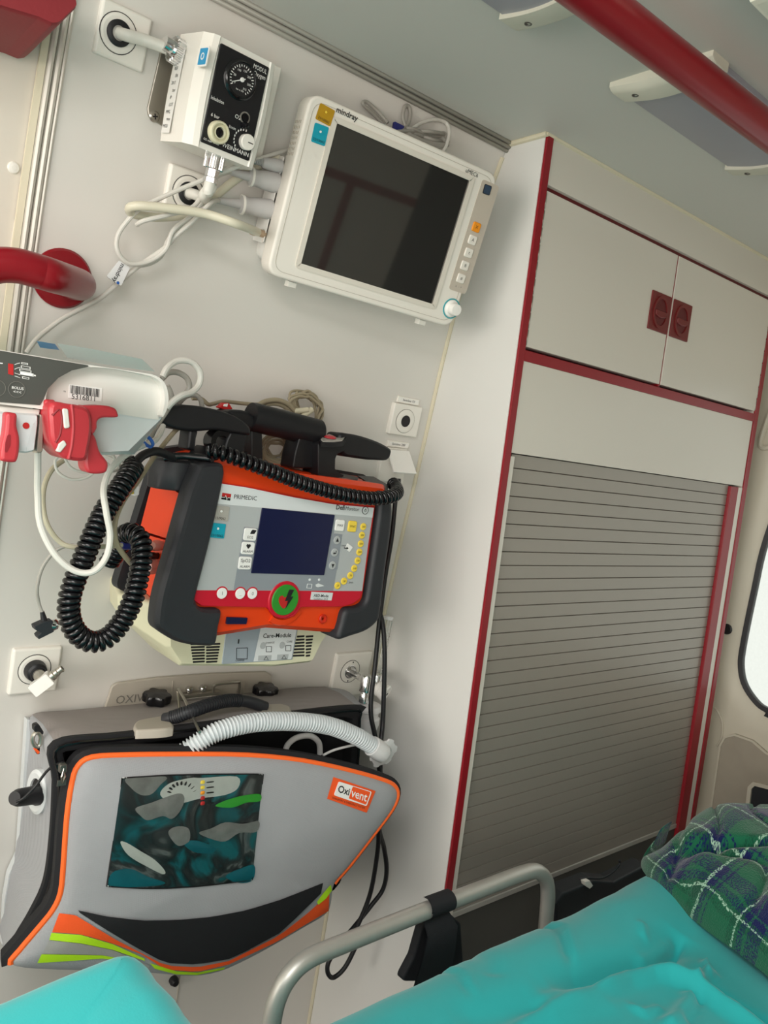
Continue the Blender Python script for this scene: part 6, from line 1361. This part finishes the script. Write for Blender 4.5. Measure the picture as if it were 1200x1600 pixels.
# ------------------------------------------------------------------ stretcher
from mathutils import noise
def plaid():
    m = bpy.data.materials.new('plaid_fleece'); m.use_nodes = True; nt = m.node_tree; N = nt.nodes; L = nt.links; b = N['Principled BSDF']
    uv = N.new('ShaderNodeUVMap'); uv.uv_map = 'cloth'
    nz = N.new('ShaderNodeTexNoise'); nz.inputs['Scale'].default_value = 260; nz.inputs['Detail'].default_value = 2; L.new(uv.outputs['UV'], nz.inputs['Vector'])
    sc = N.new('ShaderNodeVectorMath'); sc.operation = 'MULTIPLY_ADD'; sc.inputs[1].default_value = (.005, .005, 0); L.new(nz.outputs['Color'], sc.inputs[0]); L.new(uv.outputs['UV'], sc.inputs[2])
    sp = N.new('ShaderNodeSeparateXYZ'); L.new(sc.outputs[0], sp.inputs[0]); cols = []
    for ax in ('X', 'Y'):
        dv = N.new('ShaderNodeMath'); dv.operation = 'DIVIDE'; dv.inputs[1].default_value = .165; L.new(sp.outputs[ax], dv.inputs[0])
        fr = N.new('ShaderNodeMath'); fr.operation = 'FRACT'; L.new(dv.outputs[0], fr.inputs[0])
        rp = N.new('ShaderNodeValToRGB'); cr = rp.color_ramp; cr.interpolation = 'CONSTANT'
        g, n_, w_ = lin('#1b6548') + (1,), lin('#131c52') + (1,), lin('#a8cdb6') + (1,)
        g2 = lin('#14503b') + (1,)
        st = [(0, w_), (.024, n_), (.085, g), (.12, n_), (.14, g), (.46, g2), (.52, w_), (.541, g2), (.57, n_), (.63, g), (.66, n_), (.80, g), (.93, g2)]
        cr.elements[0].position = 0; cr.elements[0].color = st[0][1]; cr.elements[1].position = st[1][0]; cr.elements[1].color = st[1][1]
        for p, c in st[2:]: e = cr.elements.new(p); e.color = c
        L.new(fr.outputs[0], rp.inputs[0]); cols.append(rp)
    ch = N.new('ShaderNodeTexNoise'); ch.inputs['Scale'].default_value = 420; L.new(uv.outputs['UV'], ch.inputs['Vector'])
    th = N.new('ShaderNodeMapRange'); th.inputs['From Min'].default_value = .42; th.inputs['From Max'].default_value = .58; L.new(ch.outputs['Fac'], th.inputs['Value'])
    mx = N.new('ShaderNodeMix'); mx.data_type = 'RGBA'; L.new(th.outputs[0], mx.inputs[0]); L.new(cols[0].outputs[0], mx.inputs[6]); L.new(cols[1].outputs[0], mx.inputs[7])
    L.new(mx.outputs[2], b.inputs['Base Color']); b.inputs['Roughness'].default_value = .95; b.inputs['Sheen Weight'].default_value = .35; b.inputs['Specular IOR Level'].default_value = .1
    bp = N.new('ShaderNodeBump'); bp.inputs['Strength'].default_value = .5; bp.inputs['Distance'].default_value = .003; L.new(ch.outputs['Fac'], bp.inputs['Height']); L.new(bp.outputs['Normal'], b.inputs['Normal'])
    return m
M['plaid'] = plaid()
ZM = .775
st = thing('stretcher', 'ambulance stretcher with a grey side rail and black strap in front of the shutter', 'stretcher', (.6, .3, 0))
# side rail
ry = .665
m = MB(); m.tube(cat([oY(424, 1600, ry) - V((0, 0, .05)), oY(424, 1600, ry), oY(434, 1558, ry), oY(452, 1525, ry), oY(482, 1498, ry), oY(540, 1473, ry), oY(650, 1429, ry), oY(760, 1386, ry), oY(812, 1366, ry), oY(838, 1361, ry), oY(853, 1375, ry), oY(856, 1400, ry), oY(853, 1440, ry), oY(850, 1480, ry)], 8), .0108, 'alu_dull', n=20); rl = m.build('side_rail', st); rl['label'] = 'worn grey tubular side rail'
a, b_ = oY(666, 1420, ry), oY(703, 1406, ry)
m = MB(); ax = (b_ - a); 
R = []
for i in range(17):
    th = -1.9 + 4.0 * i / 16; r_ = .0128; off = V((0, -math.cos(th) * r_, math.sin(th) * r_)); R.append([a + off, b_ + off])
for i, (dy, dz) in enumerate(((-.014, -.03), (-.013, -.06), (-.008, -.10))): R.insert(0, [a + V((-.004 - .004 * i, dy, dz)), b_ + V((.006 + .003 * i, dy, dz))])
vs = [p for q in R for p in q] + [p + V((0, .002, 0)) for q in R for p in q]; n2 = len(R) * 2
m.add(vs, [(2 * i, 2 * i + 2, 2 * i + 3, 2 * i + 1) for i in range(len(R) - 1)] + [(n2 + 2 * i, n2 + 2 * i + 1, n2 + 2 * i + 3, n2 + 2 * i + 2) for i in range(len(R) - 1)], 'strap'); m.build('strap', st, sharp=60)
m = MB(); pf = FY(ry + .018); o = pf.pts([(655, 1445), (700, 1425), (716, 1440), (720, 1500), (690, 1530), (622, 1530), (642, 1492)]); m.prism(pf, rpoly(o, .008), -.006, .006, 'strap', bev=.003); m.build('dark_area_filler', st)  # black piece added to stand for the dark area under the side panel
m = MB(); pf = FY(.70); o = pf.pts([(868, 1412), (880, 1396), (905, 1386), (930, 1376), (960, 1378), (1010, 1352), (1040, 1360), (1020, 1430), (870, 1470)]); m.prism(pf, rpoly(o, .006), -.03, 0, 'dark_plastic', bev=.004); m.build('rail_bracket', st)
m = MB(); pf = FY(.68); o = pf.pts([(914, 1378), (922, 1376), (927, 1384), (922, 1389), (915, 1384)]); m.prism(pf, o, -.008, .0, 'white_plastic', bev=.001); m.build('release_tab', st)
m = MB(); m.tube(cat([oY(x, y, .695) for x, y in ((905, 1374), (918, 1372), (940, 1372), (958, 1362), (968, 1350), (968, 1344))], 6), .002, 'dark_plastic', n=8); m.build('release_wire', st)
# frame and legs
m = MB()
for y in (.60, -.02): m.tube([(-.62, y, ZM - .13), (1.66, y, ZM - .13)], .018, 'alu_dull', n=14)
for x in (-.62, .5, 1.66): m.tube([(x, -.02, ZM - .13), (x, .60, ZM - .13)], .016, 'alu_dull', n=12)
m.build('frame', st)
for x, y in ((-.45, .58), (-.45, 0), (1.3, .58), (1.3, 0)):
    m = MB(); m.tube([(x, y, ZM - .13), (x + .03, y, .06)], .014, 'alu_dull', n=12); lg = m.build('leg', st)
    m = MB(); m.lathe(Frame((x + .03, y + .015, .06), (1, 0, 0), (0, 0, 1)), [(.03, 0), (.058, .002), (.06, .015), (.06, .024), (.058, .036), (.03, .038)][:], 'black', 28); m.build('wheel', lg)
m = MB(); m.box(WORLD, -.62, 1.66, .0, .575, ZM - .11, ZM - .040, 'dark_plastic', bev=.02); m.build('mattress', st)
# sheet over the mattress: height field with its folds
fx = lambda x, y: (860 + x / 3.529, 1180 + y / 3.529)
fy_ = lambda x, y: (660 + x / 2.2222, 1150 + y / 2.2222)
def fl(L, f, amp, w): return ([oZ(*f(x, y), ZM + .01).xy for x, y in L], amp, w)
folds = [
 fl([(0, 1290), (200, 1235), (400, 1160), (560, 1095), (680, 1015), (730, 955)], fx, -.012, .022),
 fl([(-300, 1560), (0, 1400), (250, 1300), (420, 1200), (560, 1160), (660, 1165), (800, 1225), (950, 1320), (1150, 1470), (1300, 1600)], fx, .012, .012),
 fl([(900, 1230), (1000, 1310), (1200, 1450), (1400, 1600)], fx, -.010, .012),
 fl([(850, 1090), (872, 1150), (850, 1200), (800, 1228)], fx, .009, .006),
 fl([(880, 1180), (905, 1165), (930, 1150)], fx, .004, .004),
 fl([(800, 1265), (785, 1330), (710, 1420), (620, 1490)], fx, .010, .014),
 fl([(840, 1270), (815, 1350), (740, 1440)], fx, -.007, .008),
 fl([(430, 1340), (520, 1375), (590, 1355), (620, 1335)], fx, .004, .006),
 fl([(640, 1085), (690, 1020), (730, 970)], fx, -.009, .006),
 fl([(480, 1100), (560, 1060), (640, 1010), (700, 975)], fx, .006, .009),
 fl([(500, 930), (525, 1000)], fx, .003, .006),
 fl([(-10, 870), (50, 990), (105, 1180)], fx, -.005, .009), fl([(30, 870), (85, 990), (135, 1160)], fx, .003, .009),
 fl([(60, 740), (120, 830), (165, 920)], fy_, -.004, .006), fl([(80, 740), (140, 830), (185, 920)], fy_, .003, .008),
 fl([(440, 610), (480, 700), (515, 800)], fy_, -.004, .007),
 fl([(200, 720), (230, 800), (250, 860)], fy_, -.005, .015),
 fl([(350, 940), (500, 890), (660, 850), (760, 800)], fy_, .006, .010), fl([(340, 965), (500, 915), (660, 875)], fy_, -.006, .008),
 fl([(420, 1000), (560, 950), (700, 900)], fy_, .005, .010), fl([(100, 1000), (300, 960), (420, 920)], fy_, -.007, .02),
]
folds = [(L, amp * (1.6 if i_ < 11 else .8), w * .85, min(p.x for p in L) - .06, max(p.x for p in L) + .06, min(p.y for p in L) - .06, max(p.y for p in L) + .06) for i_, (L, amp, w) in enumerate(folds)]
def fold_h(x, y):
    h = 0
    for L, amp, w, bx0, bx1, by0, by1 in folds:
        if x < bx0 or x > bx1 or y < by0 or y > by1: continue
        best = 9; bt = 0; n = len(L) - 1
        for i in range(n):
            p, q = L[i], L[i + 1]; e = q - p; t = max(0, min(1, ((x - p.x) * e.x + (y - p.y) * e.y) / max(1e-12, e.length_squared))); d = math.hypot(x - p.x - e.x * t, y - p.y - e.y * t)
            if d < best: best = d; bt = (i + t) / n
        if best < 3 * w: h += amp * math.exp(-(best / w) ** 2) * min(1, 5 * bt + .15, 5 * (1 - bt) + .15)
    return h
YE = .588
def sheet_z(x, y):
    e = YE - y
    z = ZM + .010 + .010 * math.exp(-((y - .52) / .05) ** 2) - .012 * math.exp(-((y - .38) / .08) ** 2) * (1 if x > .3 else .5)
    z += .006 * noise.noise(V((x * 5, y * 5, 1.3))) + .002 * noise.noise(V((x * 16, y * 16, 4)))
    return z + fold_h(x, y)
m = MB()
prof = [(-.02, -.19), (-.012, -.14), (-.006, -.09), (.0, -.05), (.003, -.034), (.008, -.022), (.016, -.012), (.028, -.005), (.042, -.001)]
rows = []
xs = [-.60 + .03 * i for i in range(30)] + [.30 + .0033 * i for i in range(243)] + [1.102 + .02 * i for i in range(28)]; nx = len(xs) - 1
for d_, dz in prof:
    wob = lambda x: .006 * noise.noise(V((x * 9, dz * 10, 7)))
    rows.append([V((x, YE - d_ + wob(x) * (1 if dz < -.02 else .3), sheet_z(x, YE - max(d_, .03)) + dz)) for x in xs])
y = YE - .052
while y > -.06: rows.append([V((x, y, sheet_z(x, y))) for x in xs]); y -= .0042 if y > .22 else .02
for dz in (.03, .10, .19): rows.append([V((x, -.075, sheet_z(x, -.06) - dz)) for x in xs])
vs = [p for r in rows for p in r]; K = nx + 1
m.add(vs, [(j * K + i, j * K + i + 1, (j + 1) * K + i + 1, (j + 1) * K + i) for j in range(len(rows) - 1) for i in range(nx)], 'teal_sheet')
sh = m.build('bed_sheet', sharp=180); tag(sh, 'turquoise sheet spread over the stretcher mattress with loose folds', 'sheet')
# covered cushion at the lower left, resting on the sheet
def cushion_pt(u_, v_):
    pass
m = MB(); x0, x1, y0, y1, z0, z1 = -.40, .292, -.02, .572, ZM + .004, .932
R = []; P2 = rpoly([(x0, y0), (x1, y0), (x1, y1), (x0, y1)], .03, 8)
P2 = [(p.x, p.y) for p in resample([V((a, b, 0)) for a, b in P2 + P2[:1]], .014)]
for k in range(4): R.append([V((a, b, z0 + (z1 - .035 - z0) * k / 3 + 0)) for a, b in inset(P2, -.004 * math.sin(PI * k / 3))])
for k in range(1, 8):
    t = k / 7 * PI / 2; R.append([V((a, b, z1 - .035 + .035 * math.sin(t))) for a, b in inset(P2, .035 * (1 - math.cos(t)))])
ctr = ((x0 + x1) / 2, (y0 + y1) / 2); last = R[-1]
for s_ in (.9, .8, .65, .5, .35, .2, .08, .01): R.append([V((ctr[0] + (p.x - ctr[0]) * s_, ctr[1] + (p.y - ctr[1]) * s_, z1)) for p in last])
def wobble(p):
    top = max(0, (p.z - z0) / (z1 - z0))
    return V((p.x + .003 * noise.noise(p * 12) , p.y + .003 * noise.noise(p * 12 + V((5, 0, 0))), p.z + top * (.004 * noise.noise(p * 7) + .0035 * noise.noise(V((p.x * 10, p.y * 45, 3))) + .030 * max(0, p.x + .05) / .34 - .018)))
m.rings([[wobble(p) for p in r] for r in R], 'teal_sheet')
tag(m.build('covered_cushion', sharp=180), 'turquoise covered cushion in the lower left corner in front of the grey bag', 'cushion')
# plaid fleece blanket bundled on the sheet
bx, by = V((-.30, -.95, 0)).normalized(), V((.95, -.30, 0)).normalized()      # along the near edge / away from it
c0 = V((1.085, .612, 0)); Lb, Wb, Hb = .62, .50, .098
def prof_pt(t):   # cross-section of the bundle: outer edge, up and over
    a = t * PI
    return (-math.cos(a) * .5 + .5, math.sin(a) ** .62)
nu, nv = 150, 120; vs = []; uvs = []; prev = None
acc = [0]; pts = [prof_pt(j / nv) for j in range(nv + 1)]
for (p0, q0), (p1, q1) in zip(pts, pts[1:]): acc.append(acc[-1] + math.hypot((p1 - p0) * Wb, (q1 - q0) * Hb))
for i in range(nu + 1):
    s_ = i / nu; end = min(1, max(0, s_ / .16)) ; end = math.sqrt(max(0, 1 - (1 - end) ** 2)); end2 = min(1, (1 - s_) / .12); end2 = math.sqrt(max(0, 1 - (1 - end2) ** 2))
    for j in range(nv + 1):
        p, q = pts[j]; hh_ = Hb * (.55 + .45 * end) * end2 * (.86 + .22 * math.sin(2.4 * s_ + .9))
        base = c0 + bx * (s_ * Lb) + by * (p * Wb)
        if end < 1: base += by * (1 - end) * (.5 - p) * .10
        z = ZM + .008 + q * hh_ * (1 if i else .25)
        n_ = noise.noise(V((s_ * 5, p * 4, .4))) * .014 + noise.noise(V((s_ * 11, p * 9, 2))) * .006
        cr = abs(noise.noise(V((s_ * 4.2 + 2, p * 3.5 + 1, 5)))); cr2 = abs(noise.noise(V((s_ * 7 + 8, p * 6, 9))))
        dd = n_ - .026 * math.exp(-(cr / .07) ** 2) - .010 * math.exp(-(cr2 / .06) ** 2)
        edge = min(1, q * 1.6)
        vs.append(V((base.x, base.y, z + dd * edge)) + bx * (noise.noise(V((s_ * 6, p * 5, 11))) * .012) + by * (noise.noise(V((s_ * 6, p * 5, 17))) * .012)); uvs.append((s_ * Lb * 1.1 + n_ * 1.2 + .02, acc[j] + n_ * 1.5 + .045))
m = MB(); K = nv + 1
m.add(vs, [(i * K + j, (i + 1) * K + j, (i + 1) * K + j + 1, i * K + j + 1) for i in range(nu) for j in range(nv)], 'plaid')
# folded-back corner tuft at the far end
def add_uv(ob, uvs):
    ul = ob.data.uv_layers.new(name='cloth')
    for lp in ob.data.loops: ul.data[lp.index].uv = uvs[lp.vertex_index]
tv = []; tu = []; tc = oY(1012, 1312, .607)
for i in range(9):
    for j in range(17):
        th = 2 * PI * j / 16; r_ = (.004 + .018 * math.sin(PI * min(1, i / 8 * .9 + .1))) 
        tv.append(tc + V((.004 * i + math.cos(th) * r_, -.002 * i, -.034 + .0062 * i + math.sin(th) * r_ * .5 + (.012 if i > 5 else 0)))); tu.append((i * .008 + .05, j * .006))
o0 = len(m.v); m.add(tv, [(i * 17 + j, i * 17 + j + 1, (i + 1) * 17 + j + 1, (i + 1) * 17 + j) for i in range(8) for j in range(16)], 'plaid')
bl = m.build('blanket', sharp=180); add_uv(bl, uvs + tu); tag(bl, 'green and navy plaid fleece blanket with white lines bundled on the turquoise sheet', 'blanket')
# small black knob and seam low on the wall
f = wframe(270, 1530); m = MB(); m.lathe(f, [(.007, 0), (.0075, .006), (.005, .012)], 'black', 20); tag(m.build('wall_knob'), 'small black knob on the wall just below the grey bag', 'knob')
m = MB(); p = oW(279, 1540); m.tube([(p.x, wallY(z) - .0003, z) for z in (.72, .6, .4, .1)], .0012, 'cover_grey', n=6); struct(m.build('trim_6'))
# ------------------------------------------------------------------ light
w = bpy.data.worlds.new('world'); scene.world = w; w.use_nodes = True
nt = w.node_tree; bg = nt.nodes['Background']; bg.inputs['Color'].default_value = (1.0, .97, .93, 1); bg.inputs['Strength'].default_value = 1.6
def area(name, loc, target, sx, sy, power, col):
    d = bpy.data.lights.new(name, 'AREA'); d.shape = 'RECTANGLE'; d.size = sx; d.size_y = sy; d.energy = power; d.color = col
    o = bpy.data.objects.new(name, d); COL.objects.link(o); o.location = loc
    o.rotation_euler = (V(target) - V(loc)).to_track_quat('-Z', 'Y').to_euler(); return o
area('daylight_side_door', (-.8, YB - .02, 1.0), (-.8, 1, .9), 1.25, 1.5, 13, (1, .94, .86))
area('daylight_cab_window', (XL - .02, 0, 1.28), (0, 0, 1.2), 1.4, .8, 30, (1, .95, .88))
area('added_overhead_light', ((HX0 + HX1) / 2, (HY0 + HY1) / 2, ZC + .04), ((HX0 + HX1) / 2 + .15, (HY0 + HY1) / 2 + .10, 0), .6, .7, 15, (1, .98, .96))  # added source overhead, brightens the stretcher and the lower side panel
scene.view_settings.view_transform = 'Standard'; scene.view_settings.look = 'None'; scene.view_settings.gamma = 1
scene.view_settings.exposure = 0.0
try: scene.view_settings.use_curve_mapping = False
except Exception: pass
